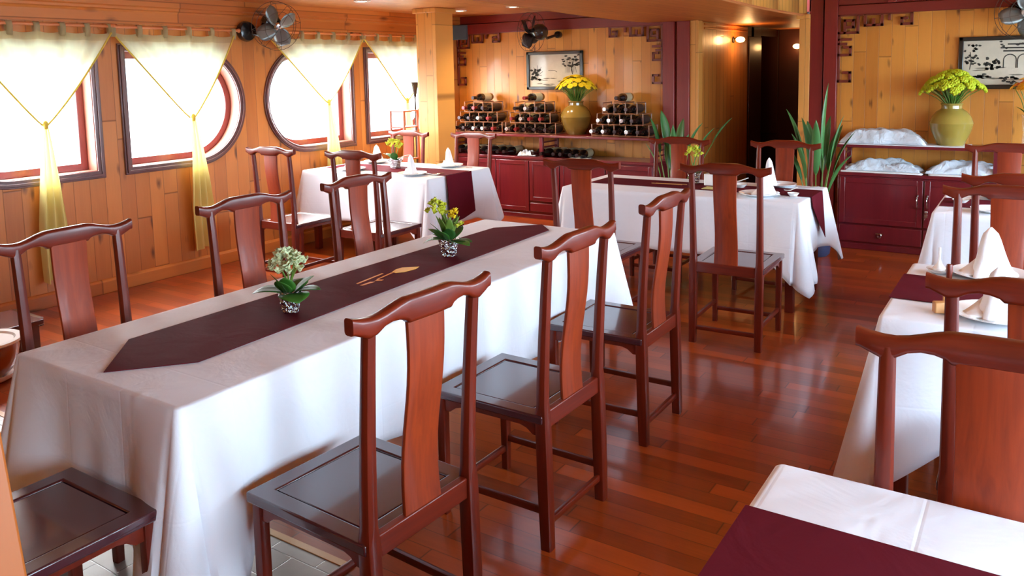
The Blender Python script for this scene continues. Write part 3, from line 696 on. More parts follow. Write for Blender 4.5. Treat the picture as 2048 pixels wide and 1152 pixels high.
for a, e, L, W_, dr, mt in ((3.0, .5, .14, .05, .5, 'green'), (-2.4, 1, .12, .05, .3, 'green'), (.2, .6, .12, .05, .4, 'green_dark'), (-1, 1.2, .12, .05, .3, 'green'), (1.6, .8, .12, .05, .3, 'green_dark')):
    leaf_part(t, (.01*math.cos(a), .01*math.sin(a), .075), (math.cos(a), math.sin(a), e), L, W_, M[mt], dr)
m = MB()
for ex in (-.03, 0, .03): m.tube([(0, 0, .07), (ex*.5, 0, .14), (ex, 0, .21)], .003, 5)
m.build('flower_stem', M['stem'], t); blossoms(t, (.0, 0, .21), M['greenyellow'], 18, .065, .026, 8, flat=.9)
t = thing('potted_kalanchoe', 'foil potted plant with bright yellow green flowers on sunlit table beside pillar', 'potted plant', (-5.03, 5.66, .7566), 0, 'plants on the tables')
foil_pot(t, .085, .065)
for a, e, L, W_, dr, mt in ((0, .4, .15, .05, .3, 'green'), (.5, .6, .14, .05, .3, 'green'), (-2.4, 1, .12, .05, .3, 'green'), (3, .9, .13, .05, .4, 'green'), (-1, 1.2, .13, .05, .3, 'green')):
    leaf_part(t, (.01*math.cos(a), .01*math.sin(a), .075), (math.cos(a), math.sin(a), e), L, W_, M[mt], dr)
m = MB()
for ex in (-.05, 0, .05): m.tube([(0, 0, .07), (ex*.5, 0, .14), (ex, 0, .21)], .0035, 5)
m.build('flower_stem', M['stem'], t); blossoms(t, (-.01, 0, .19), M['greenyellow'], 24, .085, .03, 9, flat=.8)

# ------------------------------------------------------------------ tableware
def plate(name, label, loc, r=.13, group='white plates', mat=None):
    m = MB(); m.lathe([(.0, .006), (r*.55, .004), (r*.62, .008), (r*.97, .02), (r, .0215), (r*.985, .018), (r*.62, .002), (r*.5, 0), (0, 0)], n=40)
    o = m.build(name, mat or M['ceramic']); o.location = loc; return tag(o, label, 'plate', group)
def napkin(label, loc, h=.17, r=.055, rz=0, style='cone', group='folded napkins'):
    m = MB(); secs = []; n = 28
    for j in range(9):
        t = j/8; z = h*t; q_ = r*(1-t)**(.55)*(1-.15*math.sin(PI*t))+.004
        secs.append([Vector((q_*math.cos(a)*(1+.22*math.cos(3*a)*(1-t)+.04*math.sin(7*a)), q_*.72*math.sin(a)*(1+.12*math.sin(5*a))+.012*t*math.sin(2*t), z)) for a in [2*PI*k/n for k in range(n)]])
    m.loft(secs)
    if style == 'cone':  # folded wings at the foot
        for sgn in (-1, 1):
            rows = []
            for i in range(6):
                t = i/5; rows.append([Vector((sgn*(r*.5+r*1.1*t), -.01+.02*k-.01, .002+(h*.34*(1-t)**1.3)*(k/3)*(1.0))) for k in range(4)])
            m.loft(rows, cap=False, closed=False)
    o = m.build('napkin', M['napkin'], solid=.0015, angle=50); o.location = loc; o.rotation_euler = (0, 0, rz)
    return tag(o, label, 'napkin', group)
def spoon(label, loc, rz, L=.14, mat=None, group='soup spoons'):
    m = MB(); secs = []
    for i in range(13):
        t = i/12; x = L*t; wd = (.007 if t < .55 else .007+.016*math.sin(PI*(t-.55)/.47)); z = .008+(.02*(1-t/.5) if t < .5 else .0)-(.004*math.sin(PI*(t-.55)/.45) if t > .55 else 0)
        secs.append([Vector((x, wd*a, z+b)) for a, b in ((-1, .002), (-.6, -.002), (0, -.004), (.6, -.002), (1, .002), (0, 0))])
    m.loft(secs); o = m.build('spoon', mat or M['ceramic']); o.location = loc; o.rotation_euler = (0, 0, rz); return tag(o, label, 'spoon', group)
ZT = .7572
# table in front of the doorway
plate('dinner_plate', 'white plate with napkin at near edge of table in front of doorway', (-1.60, 5.49, ZT), .135)
napkin('white cone napkin on near plate, behind chair at table in front of doorway', (-1.56, 5.50, ZT+.005), .17, .06, .4)
plate('dinner_plate', 'white plate with tall napkin at far edge of table in front of doorway', (-1.60, 5.97, ZT), .13)
napkin('tall white napkin on far plate of table in front of doorway', (-1.66, 5.97, ZT+.005), .20, .058, 1.2)
m = MB().prism([(x, y) for x, y in rr(.1, .1, .015)], 0, .085); o = m.build('sugar_box', M['ceramic'], bevel=.004); o.location = (-2.05, 5.83, ZT); tag(o, 'white square ceramic holder beside foil potted plant on doorway table', 'holder')
m = MB(); m.lathe([(0, 0), (.03, 0), (.055, .025), (.052, .025), (.03, .006), (0, .006)], n=28); o = m.build('sauce_dish', M['ceramic']); o.location = (-1.83, 5.80, ZT); tag(o, 'small white dish holding a spoon, middle of doorway table', 'dish')
spoon('white soup spoon resting in small dish on doorway table', (-1.79, 5.87, ZT+.035), 3.9)
m = MB(); m.lathe([(0, 0), (.024, 0), (.04, .022), (.037, .022), (.02, .006), (0, .006)], n=24); o = m.build('sauce_dish', M['ceramic']); o.location = (-1.39, 5.56, ZT); tag(o, 'small white dish at right front corner of doorway table', 'dish')
spoon('short white spoon in small dish at right front corner of doorway table', (-1.37, 5.60, ZT+.03), 3.6, .09)
m = MB().prism([(0, 0), (.2, 0), (.2, .12), (0, .12)], 0, .003); o = m.build('menu_card', M['paper'], smooth=False); o.location = (-2.05, 5.60, ZT+.001); tag(o, 'yellow paper card lying on doorway table runner', 'card')
m = MB(); m.tube([(-.12, 0, .004), (.12, .01, .004)], [.003, .0022], 6); o = m.build('chopstick', M['bamboo']); o.location = (-2.36, 5.70, ZT+.001); tag(o, 'pale chopstick on doorway table runner, left of foil potted plant, front one', 'chopstick', 'chopsticks'); 
o = copy_tree(o, (-2.33, 5.72, ZT+.001), .06, 'pale chopstick on doorway table runner, left of foil potted plant, rear one')
def fork(label, loc, rz):
    m = MB(); m.box((0, 0, .003), (.11, .008, .003)).box((.065, 0, .004), (.03, .02, .003))
    for k in (-1, 0, 1): m.box((.095, k*.008, .004), (.035, .003, .003))
    o = m.build('fork', M['chrome'], bevel=.001); o.location = loc; o.rotation_euler = (0, 0, rz); tag(o, label, 'fork', 'forks')
fork('metal fork at near right corner of doorway table', (-1.44, 5.46, ZT), .6); fork('metal fork beside far plate of doorway table, right end', (-1.43, 6.0, ZT), .5)
# table by the pillar
for lab, x, y in (('near right corner', -4.55, 5.33), ('far right corner', -4.62, 5.95), ('near left side', -5.30, 5.36), ('far left side', -5.50, 5.92)):
    plate('dinner_plate', 'white plate under napkin at %s of sunlit pillar table' % lab, (x, y, ZT), .13)
    napkin('white folded napkin at %s of sunlit pillar table' % lab, (x, y, ZT+.005), .17, .058, x)
fork('metal fork beside plate at near right corner of pillar table', (-4.40, 5.42, ZT+.002), 1.0); fork('metal fork beside plate at far right corner of pillar table', (-4.44, 5.88, ZT), .4)
spoon('white spoon at right end of pillar table beside runner', (-4.39, 5.32, ZT), 1.2)
# right set table
plate('dinner_plate', 'large white plate with napkin at far side of right set table', (-.15, 3.80, ZT), .15)
napkin('tall white napkin cone on far plate of right set table', (-.155, 3.80, ZT+.005), .2, .075, .3)
plate('dinner_plate', 'large white plate at near side of right set table, seen through chair back', (-.10, 3.2, ZT), .15)
napkin('white napkin on near plate of right set table, seen through chair back', (-.10, 3.2, ZT+.005), .17, .07, .5)
m = MB(); m.lathe([(0, 0), (.03, 0), (.05, .016), (.047, .016), (.028, .005), (0, .005)], n=28); o = m.build('saucer', M['ceramic']); o.location = (-.34, 3.79, ZT); tag(o, 'small white saucer at far left corner of right set table', 'saucer')
m = MB(); m.lathe([(0, 0), (.022, 0), (.026, .012), (.012, .03), (.005, .045), (.0045, .1), (0, .102)], n=16); o = m.build('spoon', M['ceramic']); o.location = (-.34, 3.79, ZT+.006); tag(o, 'upright white ladle spoon standing in small saucer', 'spoon', 'soup spoons')
m = MB(); m.lathe([(0, 0), (.011, 0), (.013, .05), (.010, .058), (0, .06)], n=14); o = m.build('toothpick_holder', M['chair']); o.location = (-.295, 3.70, ZT); tag(o, 'small brown toothpick holder beside white saucer on right set table', 'holder')
m = MB().box((0, 0, .02), (.05, .03, .04)).box((.03, .02, .055), (.03, .01, .06)); o = m.build('card_stand', M['bamboo'], bevel=.004); o.location = (-.275, 3.17, ZT); o.rotation_euler = (0, 0, .5); tag(o, 'small light wooden card stand at near left of right set table', 'card stand')
plate('dinner_plate', 'white plate on far right table near its front edge, glimpsed between chairs', (-.22, 5.47, ZT), .12)
m = MB(); m.lathe([(0, 0), (.03, 0), (.05, .02), (.047, .02), (.028, .005), (0, .005)], n=24); o = m.build('saucer', M['ceramic']); o.location = (-.41, 5.75, ZT); tag(o, 'small white saucer on far right table, glimpsed under chair rail', 'saucer')
plate('dinner_plate', 'white plate at back of far right table, glimpsed between chair rails', (-.22, 6.0, ZT), .11)

# ------------------------------------------------------------------ curtains
def curtain(wy0, wy1, ky, kz, ty, tz, labels, seed, ntab):
    r_ = random.Random(seed); X = XL+.075; zt = 1.985
    t = thing('curtain', labels[0], 'curtain', (0, 0, 0), 0, 'cream tab top curtains')
    ph = [r_.uniform(0, 6.28) for _ in range(5)]
    def edge(s_, v):  # y at relative width s_ (-1..1), height v (0 top, 1 knot)
        yt = wy0+(wy1-wy0)*(s_+1)/2; k = 1-(1-v)**.92
        return yt+(ky+s_*.018-yt)*k
    def f(u, v):
        s_ = -1+2*u; z = zt+(kz-zt)*v; y = edge(s_, v); amp = .012+.012*v
        sag = .012*abs(math.sin(PI*u*(ntab-1)))*(1-v)**8
        x = X+amp*math.sin(u*26+ph[0])*(1-.4*v)+.006*math.sin(u*57+ph[1])+.02*math.sin(PI*v)
        return Vector((x, y, z-sag))
    m = MB(); m.grid(f, 70, 24); m.build('panel', M['curtain'], t)
    def fb(u, v):
        p = f(u, v*.085); return Vector((p.x+.004, p.y, p.z))
    m = MB(); m.grid(fb, 70, 4); m.build('header_band', M['curtain_band'], t)
    for k in range(ntab):
        u = k/(ntab-1); p = f(min(1, max(0, u)), 0); m = MB(); wd = .021; rows = []
        for (dx, dz) in ((.006, -.03), (.012, .0), (.016, .035), (.008, .062), (-.004, .066), (-.014, .055), (-.014, .02), (-.006, -.02)):
            rows.append([Vector((XL+.075+dx, p.y-wd+r_.uniform(-.001, .001), p.z+dz)), Vector((XL+.075+dx, p.y+wd, p.z+dz))])
        m.loft(rows, cap=False, closed=False); m.build('tab', M['curtain_band'], t, solid=.001)
    def ft(u, v):
        s_ = -1+2*u; z = kz+.01+(tz-kz)*v; wd = .016+.085*min(1, v*1.5)**.8
        y = ky+(ty-ky)*v+s_*wd; x = X+.015+(.010+.020*min(1, v*2))*math.sin(u*19+ph[2]+v)+.01*math.sin(v*5)
        return Vector((x, y, z-.03*abs(s_)*v*math.sin(u*9)))
    m = MB(); m.grid(ft, 40, 22); m.build('tail', M['curtain_tail'], t)
    m = MB(); m.ball((X+.02, ky, kz), .021, 14, 8, (1.0, .8, 1.5)); m.build('knot', M['curtain_hem'], t)
    for u in (0, 1):
        m = MB(); m.tube([f(u, k/16)+Vector((.004, 0, 0)) for k in range(17)], .0065, 6); m.build('side_hem', M['curtain_hem'], t)
curtain(2.42, 3.50, 2.962, 1.325, 2.975, .20, ['knotted cream curtain at leftmost window, nearest camera'], 1, 7)
curtain(3.515, 4.61, 4.154, 1.306, 4.20, .19, ['knotted cream curtain over D shaped window, between fan and leftmost curtain'], 2, 6)
curtain(4.98, 6.205, 5.683, 1.36, 5.76, .22, ['knotted cream curtain right of wall fan over third window'], 3, 7)
curtain(6.22, 7.45, 6.86, 1.33, 6.87, .3, ['cream curtain at last window, half hidden by pine pillar'], 4, 7)
for y0, y1, lab in ((2.3, 3.50, 'wooden curtain rod over leftmost window'), (3.54, 4.66, 'wooden curtain rod over second window left of wall fan'), (4.92, 6.2, 'wooden curtain rod over third window right of wall fan'), (6.24, 7.5, 'wooden curtain rod over last window beside pillar')):
    t = thing('curtain_rod', lab, 'curtain rod', (XL+.075, (y0+y1)/2, 2.033), 0, 'curtain rods'); h = (y1-y0)/2
    MB().tube([(0, -h, 0), (0, h, 0)], .011, 10).build('rod', M['rod'], t)
    for s_ in (-1, 1):
        m = MB(); m.tube([(-.075, s_*(h-.03), .0), (-.03, s_*(h-.03), .012), (0, s_*(h-.03), -.002)], .009, 8); m.lathe([(.0, 0), (.026, 0), (.026, .006), (0, .006)], (-.075, s_*(h-.03), 0), 14, Matrix.Rotation(PI/2, 3, 'Y')); m.build('bracket', M['rod'], t)
        m = MB(); m.ball((0, s_*(h+.012), 0), .019, 10, 6); m.build('finial', M['rod'], t)

# ------------------------------------------------------------------ fans
def fan(label, loc, ax, bm, hubmat, R=.2, spin=.3, base=None, br=.092):
    """wall fan; ax = blade axis direction (towards the air flow)"""
    t = thing('wall_fan', label, 'fan', loc, 0, 'old metal wall fans'); ax = Vector(ax).normalized()
    q_ = ax.to_track_quat('Z', 'Y').to_matrix()
    m = MB(); m.lathe([(0, -.19), (.055, -.185), (.085, -.15), (.09, -.10), (.075, -.06), (.03, -.04), (0, -.04)], n=24, rot=q_); m.build('motor', M['black_metal'], t)
    m = MB(); m.lathe([(0, -.05), (.02, -.05), (.034, -.02), (.034, .02), (.02, .035), (0, .038)], n=18, rot=q_); m.build('hub', hubmat, t)
    for k in range(4):
        a = spin+k*PI/2; m = MB(); rows = []
        for i in range(7):
            s_ = i/6; r_ = .03+(R-.03)*s_; wd = .018+.048*math.sin(PI*(.12+.72*s_)); row = []
            for j in range(5):
                g_ = -1+2*j/4; p = Vector((r_, wd*g_*(1 if s_ < .9 else .75), .035*g_*(1-.3*s_)+.01)); row.append(q_ @ (Matrix.Rotation(a, 3, 'Z') @ p))
            rows.append(row)
        m.loft(rows, cap=False, closed=False); m.build('blade', bm, t, solid=.002)
    m = MB()
    for rr_, z in ((R*1.1, .04), (R*1.1, -.05), (R*.7, .06)):
        m.tube([q_ @ Vector((rr_*math.cos(2*PI*k/30), rr_*math.sin(2*PI*k/30), z)) for k in range(31)], .0022, 5, False)
    for k in range(8):
        a = 2*PI*k/8+.2; c_, s_ = math.cos(a), math.sin(a)
        m.tube([q_ @ Vector((.03*c_, .03*s_, .07)), q_ @ Vector((R*.7*c_, R*.7*s_, .06)), q_ @ Vector((R*1.1*c_, R*1.1*s_, .04)), q_ @ Vector((R*1.1*c_, R*1.1*s_, -.05)), q_ @ Vector((.08*c_, .08*s_, -.08))], .0018, 5)
    m.build('wire_cage', M['iron'], t)
    b = Vector(base)-Vector(loc); m = MB(); m.tube([q_ @ Vector((0, 0, -.15)), b*.6+Vector((0, 0, -.05)), b], .016, 8)
    nb = Vector((1, 0, 0)) if abs(b.x) > abs(b.y) else Vector((0, 1, 0)); m.lathe([(0, -.01), (br*.92, -.01), (br, .02), (br*.87, .05), (br*.33, .062), (0, .064)], b, 24, nb.to_track_quat('Z', 'Y').to_matrix()); m.build('wall_bracket', M['black_metal'], t)
    return t
fan('grey bladed wall fan above windows on left wall, between second and third curtain', (-5.68, 4.90, 2.07), (.9, -.25, -.22), M['grey_blade'], M['chrome'], .19, .5, (XL+.045, 4.76, 2.03))
fan('dark bronze wall fan above ink picture on end wall', (-4.72, 7.60, 2.05), (-.97, .02, .06), M['dark_blade'], M['black_metal'], .19, .5, (-4.56, YB-.05, 2.02), .04)
fan('wall fan cut off by top right corner of picture', (-.15, 7.66, 2.01), (.35, -.9, -.1), M['grey_blade'], M['ceramic'], .19, .2, (-.1, YB-.05, 2.11))
# speaker in the corner
t = thing('loudspeaker', 'small dark loudspeaker hung in corner behind pine pillar', 'loudspeaker', (-5.70, 7.60, 2.08), math.radians(30))
m = MB(); m.loft([[Vector((x*s_, y, z*s_+dz)) for x, z in ((-.11, -.085), (.11, -.085), (.11, .085), (-.11, .085))] for y, s_, dz in ((-.11, 1, 0), (.09, .75, .0))]); m.build('cabinet', M['speaker'], t, bevel=.008)
MB().box((0, -.113, 0), (.19, .008, .14)).build('grille', M['speaker'], t, bevel=.003)
MB().tube([(0, .08, 0), (0, .25, .03), (0, .412, .03)], .012, 8).build('bracket', M['black_metal'], t)

# ------------------------------------------------------------------ pictures
def picture(label, x0, x1, z0, z1, draw):
    t = thing('framed_picture', label, 'picture', ((x0+x1)/2, YB, (z0+z1)/2), 0, 'framed ink pictures'); hw, hh = (x1-x0)/2, (z1-z0)/2; b = .035
    m = MB()
    for (a, c_, d_, e_) in ((-hw, hw, hh-b, hh), (-hw, hw, -hh, -hh+b), (-hw, -hw+b, -hh, hh), (hw-b, hw, -hh, hh)): m.bx(a, c_, -.035, -.002, d_, e_)
    m.build('frame', M['black_frame'], t, bevel=.005)
    MB().bx(-hw+b*.8, hw-b*.8, -.014, -.004, -hh+b*.8, hh-b*.8).build('picture_sheet', M['ink_paper'], t, smooth=False)
    draw(t, hw-b, hh-b)
def blot(m, x, z, rx, rz_, r_, n=14):
    pts = [(x+rx*math.cos(2*PI*k/n)*r_.uniform(.6, 1.2), z+rz_*math.sin(2*PI*k/n)*r_.uniform(.6, 1.2)) for k in range(n)]
    m.add([(a, -.0152, b) for a, b in pts]+[(x, -.0152, z)], [(i, (i+1) % n, n) for i in range(n)])
def stroke(m, pts, w_):
    for (a, b), (c_, d) in zip(pts[:-1], pts[1:]):
        v = Vector((c_-a, d-b)); nn = Vector((-v.y, v.x)).normalized()*w_/2
        m.add([(a+nn.x, -.0154, b+nn.y), (a-nn.x, -.0154, b-nn.y), (c_-nn.x, -.0154, d-nn.y), (c_+nn.x, -.0154, d+nn.y)], [(0, 1, 2, 3)])
def draw1(t, w_, h):
    r_ = random.Random(4); m = MB()
    for k in range(26): blot(m, r_.uniform(.25, .95)*w_, r_.uniform(.2, .95)*h, .022, .010, r_, 8)
    for k in range(9): stroke(m, [(w_*(.45+.05*k), -h*.15), (w_*(.46+.045*k), h*r_.uniform(.2, .9))], .004)
    stroke(m, [(w_*.7, -h*.25), (w_*.66, h*.1), (w_*.74, h*.6)], .010)
    for k in range(16): blot(m, r_.uniform(-.95, -.55)*w_, r_.uniform(-.7, .1)*h, .022, .016, r_, 9)
    for k in range(8): stroke(m, [(-w_*.68, -h*.3), (-w_*.68+.07*math.cos(k*.8), -h*.05+.07*math.sin(k*.8))], .005)
    stroke(m, [(-w_*.25, h*.02), (0, h*.0), (w_*.1, -h*.1)], .005)
    m.build('ink_drawing', M['ink'], t, smooth=False)
    m = MB()
    for k in range(14): blot(m, r_.uniform(-.8, .9)*w_, r_.uniform(-.95, -.4)*h, .05, .006, r_, 9)
    m.build('ink_wash', M['ink_light'], t, smooth=False)
picture('black framed ink landscape with trees, on end wall above wine racks', -4.99, -4.262, 1.41, 1.84, draw1)
def draw2(t, w_, h):
    r_ = random.Random(9); m = MB()
    for k in range(30): blot(m, -w_+r_.uniform(.01, .13), h*r_.uniform(-.1, .85), .013, .010, r_, 8)
    stroke(m, [(-w_+.05, -h*.3), (-w_+.06, h*.1), (-w_+.05, h*.5)], .006)
    for k in range(20): blot(m, -w_+r_.uniform(.16, .27), h*r_.uniform(-.3, .2), .014, .014, r_, 8)
    for cx_ in (.34, .44, .54):  # arches of a stone gate
        x = -w_+cx_; pts = [(x-.045, -h*.25), (x-.045, h*.12)]+[(x-.045*math.cos(PI*k/8), h*.12+.045*math.sin(PI*k/8)) for k in range(9)]+[(x+.045, -h*.25)]; stroke(m, pts, .008)
    for z, e in ((.52, .29), (.66, .27), (.82, .32)): stroke(m, [(-w_+e, h*z), (-w_+.6, h*(z-.03))], .012)
    for k in range(26): blot(m, -w_+r_.uniform(.27, .7), h*r_.uniform(.6, .95), .014, .008, r_, 8)
    for k in range(14): blot(m, -w_+r_.uniform(.08, .2), h*r_.uniform(-.7, -.5), .02, .008, r_, 8)
    for k in range(12): blot(m, -w_+r_.uniform(.28, .4), h*r_.uniform(-.95, -.65), .02, .010, r_, 8)
    m.build('ink_drawing', M['ink'], t, smooth=False); m = MB()
    for k in range(18): blot(m, -w_+r_.uniform(.05, .9), r_.uniform(-.9, -.2)*h, .06, .006, r_, 9)
    m.build('ink_wash', M['ink_light'], t, smooth=False)
picture('wide black framed ink picture with arched gate, on end wall at right edge', -.625, .42, 1.40, 1.84, draw2)

# ------------------------------------------------------------------ fretwork brackets in the panel corners
def fretwork(label, xc, sgn):
    """corner piece: xc = corner x, sgn = +1 arm runs to +x"""
    t = thing('fretwork_corner', label, 'fretwork', (xc, YB-.03, 2.075), 0, 'carved fretwork corner brackets'); b = .024
    def bar(m, u0, v0, u1, v1): # bars in units: u along arm, v down
        a0, a1 = sorted((sgn*u0, sgn*u1)); m.bx(a0-b/2, a1+b/2, -.012, .012, -max(v0, v1)-b/2, -min(v0, v1)+b/2)
    m = MB()
    for s_ in ((0, 0, .60, 0), (.60, 0, .60, .10), (.60, .10, .52, .10), (.52, .10, .52, .05), (.52, .05, .56, .05), (.36, 0, .36, .10), (.36, .10, .29, .10), (.29, .10, .29, .05), (.22, 0, .22, .10), (.22, .10, .30, .10), (.42, .0, .42, .05)): bar(m, *s_)
    m.build('horizontal_arm', M['fret'], t, bevel=.002)
    m = MB()
    for s_ in ((0, 0, 0, .60), (0, .60, .10, .60), (.10, .60, .10, .52), (.10, .52, .05, .52), (0, .36, .10, .36), (.10, .36, .10, .29), (.10, .29, .05, .29), (0, .22, .10, .22), (0, .26, .06, .26)): bar(m, *s_)
    m.build('vertical_arm', M['fret'], t, bevel=.002)
    m = MB()
    for s_ in ((.16, 0, .16, .16), (0, .16, .16, .16), (.05, .05, .12, .05), (.12, .05, .12, .11), (.12, .11, .07, .11), (.05, .05, .05, .16)): bar(m, *s_)
    m.build('corner_scroll', M['fret'], t, bevel=.002)
fretwork('carved fretwork in left corner of wine panel, behind loudspeaker', -5.965, 1)
fretwork('carved fretwork in right top corner of wine panel, beside red post', -3.325, -1)
fretwork('carved fretwork in top left corner of panel above maroon sideboard', -1.595, 1)

# ------------------------------------------------------------------ sideboards
def sideboard(label, x0, x1, yf, mids, doors, drawers, handles):
    t = thing('sideboard', label, 'sideboard', ((x0+x1)/2, (yf+YB)/2, 0), 0, 'maroon sideboards'); ox, oy = (x0+x1)/2, (yf+YB)/2
    B = lambda a, c_, d, e, f_, g_: (a-ox, c_-ox, d-oy, e-oy, f_, g_)
    yb_ = YB-.065
    MB().bx(*B(x0, x1, yf, yb_, .02, .655)).build('carcass', M['maroon'], t, bevel=.003)
    MB().bx(*B(x0-.01, x1+.01, yf-.015, yb_, .655, .685)).build('counter', M['maroon'], t, bevel=.004)
    MB().bx(*B(x0-.015, x1+.015, yf-.02, yb_, .905, .93)).build('top_shelf', M['maroon'], t, bevel=.004)
    MB().bx(*B(x0-.008, x1+.008, yf-.01, yb_, 0, .05)).build('plinth', M['maroon'], t, bevel=.004)
    for x in mids:
        for y in (yf+.015, yb_-.02): MB().bx(*B(x-.02, x+.02, y-.018, y+.018, .685, .905)).build('post', M['maroon'], t, bevel=.003)
        for z in (.735, .79, .845): MB().bx(*B(x-.008, x+.008, yf+.03, yb_-.035, z-.008, z+.008)).build('side_slat', M['maroon'], t, bevel=.002)
    for k, (a, c_, z0, z1) in enumerate(doors):
        d = MB().bx(*B(a+.006, c_-.006, yf-.016, yf+.002, z0, z1)).build('door', M['maroon'], t, bevel=.003)
        fr = MB()
        for (p, q_, r_, s_) in ((a+.006, a+.05, z0, z1), (c_-.05, c_-.006, z0, z1), (a+.05, c_-.05, z0, z0+.045), (a+.05, c_-.05, z1-.045, z1)): fr.bx(*B(p, q_, yf-.022, yf-.014, r_, s_))
        fr.build('door_frame', M['maroon'], d, bevel=.003)
        if handles[k] is not None:
            hx, hz = handles[k]; m = MB(); m.tube([(hx-ox, yf-.022-oy, hz-.055), (hx-ox, yf-.045-oy, hz-.04), (hx-ox, yf-.05-oy, hz), (hx-ox, yf-.045-oy, hz+.04), (hx-ox, yf-.022-oy, hz+.055)], [.008, .006, .007, .006, .008], 8); m.build('handle', M['chrome'], d)
    for (a, c_, z0, z1, hx) in drawers:
        d = MB().bx(*B(a+.006, c_-.006, yf-.016, yf+.002, z0, z1)).build('drawer', M['maroon'], t, bevel=.004)
        if hx is not None:
            zz = (z0+z1)/2; m = MB(); m.box((hx-ox, yf-.02-oy, zz+.012), (.06, .006, .012)); m.tube([(hx-ox+.016*math.cos(q_), yf-.026-oy, zz-.005+.018*math.sin(q_)) for q_ in [2*PI*k/16 for k in range(17)]], .004, 6); m.build('ring_pull', M['chrome'], d)
    return t
sideboard('long maroon sideboard with wine racks along end wall, left of doorway', -5.90, -3.23, 7.52, (-5.83, -4.57, -3.27),
          [(-5.88, -5.16, .08, .64), (-5.16, -4.72, .08, .64), (-4.72, -4.33, .20, .64), (-4.33, -3.78, .08, .64), (-3.78, -3.25, .08, .64)],
          [(-4.72, -4.33, .08, .175, -4.36)], [(-5.225, .33), None, None, None, None])
sideboard('maroon sideboard with ring pull drawers under olive vase, right of doorway', -1.505, .62, 7.56, (-1.47, -.3, .57),
          [(-1.49, -.815, .235, .64), (-.815, -.14, .235, .64), (-.14, .60, .235, .64)],
          [(-1.49, -.815, .07, .215, -1.15), (-.815, -.14, .07, .215, -.47), (-.14, .60, .07, .215, .23)], [(-.86, .46), (-.785, .46), (.55, .46)])
m = MB(); m.lathe([(0, 0), (.012, 0), (.014, .006), (0, .008)], (-.79, 7.535, .375), 12, Matrix.Rotation(PI/2, 3, 'X')); m.box((-.79, 7.525, .345), (.022, .012, .03)); m.tube([(-.79, 7.525, .35), (-.80, 7.522, .31)], .004, 6)
o = m.build('padlock', M['chrome'], bevel=.002); tag(o, 'small metal padlock below sideboard door handle', 'padlock')

# ------------------------------------------------------------------ wine racks and bottles
def make_rack(label, x0, y):
    t = thing('wine_rack', label, 'wine rack', (x0+.325, y, .93), 0, 'stepped wooden wine racks'); cw, chh = .13, .115
    rows = [(0, 5), (.5, 4), (1, 3), (2, 1)]
    for j, (s0, n) in enumerate(rows):
        xa = -.325+s0*cw; z = j*chh
        def loop(xq0, xq1, zz): return [(xq0, -.11, zz), (xq1, -.11, zz), (xq1, .10, zz), (xq0, .10, zz), (xq0, -.11, zz)]
        MB().tube(loop(xa, xa+n*cw, z+.006), .0058, 6, True).build('rail', M['rack'], t)
        for k in range(n+1 if j < 3 else 0):
            MB().tube([(xa+k*cw, -.11, z+.004), (xa+k*cw, -.11, z+chh+.004), (xa+k*cw, .10, z+chh+.004), (xa+k*cw, .10, z+.004)], .0068, 6).build('upright', M['rack'], t)
    MB().tube([(-.325+2*cw, -.11, 3*chh+.02), (-.325+3*cw, -.11, 3*chh+.02)], .005, 6).build('stop_rail', M['rack'], t)
    return t, rows, cw, chh
def make_bottle(label, group):
    t = thing('wine_bottle', label, 'bottle', group=group); Rm = Matrix.Rotation(PI/2, 3, 'X')  # neck points to -Y
    prof = [(0, -.14), (.034, -.14), (.037, -.132), (.0375, .045), (.034, .065), (.018, .095), (.0145, .11), (.0145, .155), (.016, .156), (.016, .165), (0, .166)]
    MB().lathe(prof, (0, 0, .0375), 20, Rm).build('glass', M['bottle'], t)
    MB().lathe([(.0152, .115), (.0155, .115), (.0165, .166), (.0165, .1675), (0, .168)], (0, 0, .0375), 16, Rm).build('foil_capsule', M['foil_dark'], t)
    MB().lathe([(.0378, -.10), (.0382, -.10), (.0382, .01), (.0378, .01)], (0, 0, .0375), 20, Rm).build('paper_label', M['label'], t)
    return t
b0 = None
names = ['left wine rack', 'middle wine rack', 'right wine rack']; rown = ['bottom', 'second', 'third', 'top']
ordn = ['first', 'second', 'third', 'fourth', 'fifth']
M['label_dark'] = plain('dark brown bottle label', (58, 40, 34), .5); M['foil_red'] = plain('red foil capsule', (120, 28, 30), .3, .5); M['foil_silver'] = plain('silver foil capsule', (200, 200, 205), .25, .8); M['label_white'] = plain('white bottle label', (236, 234, 228), .6)
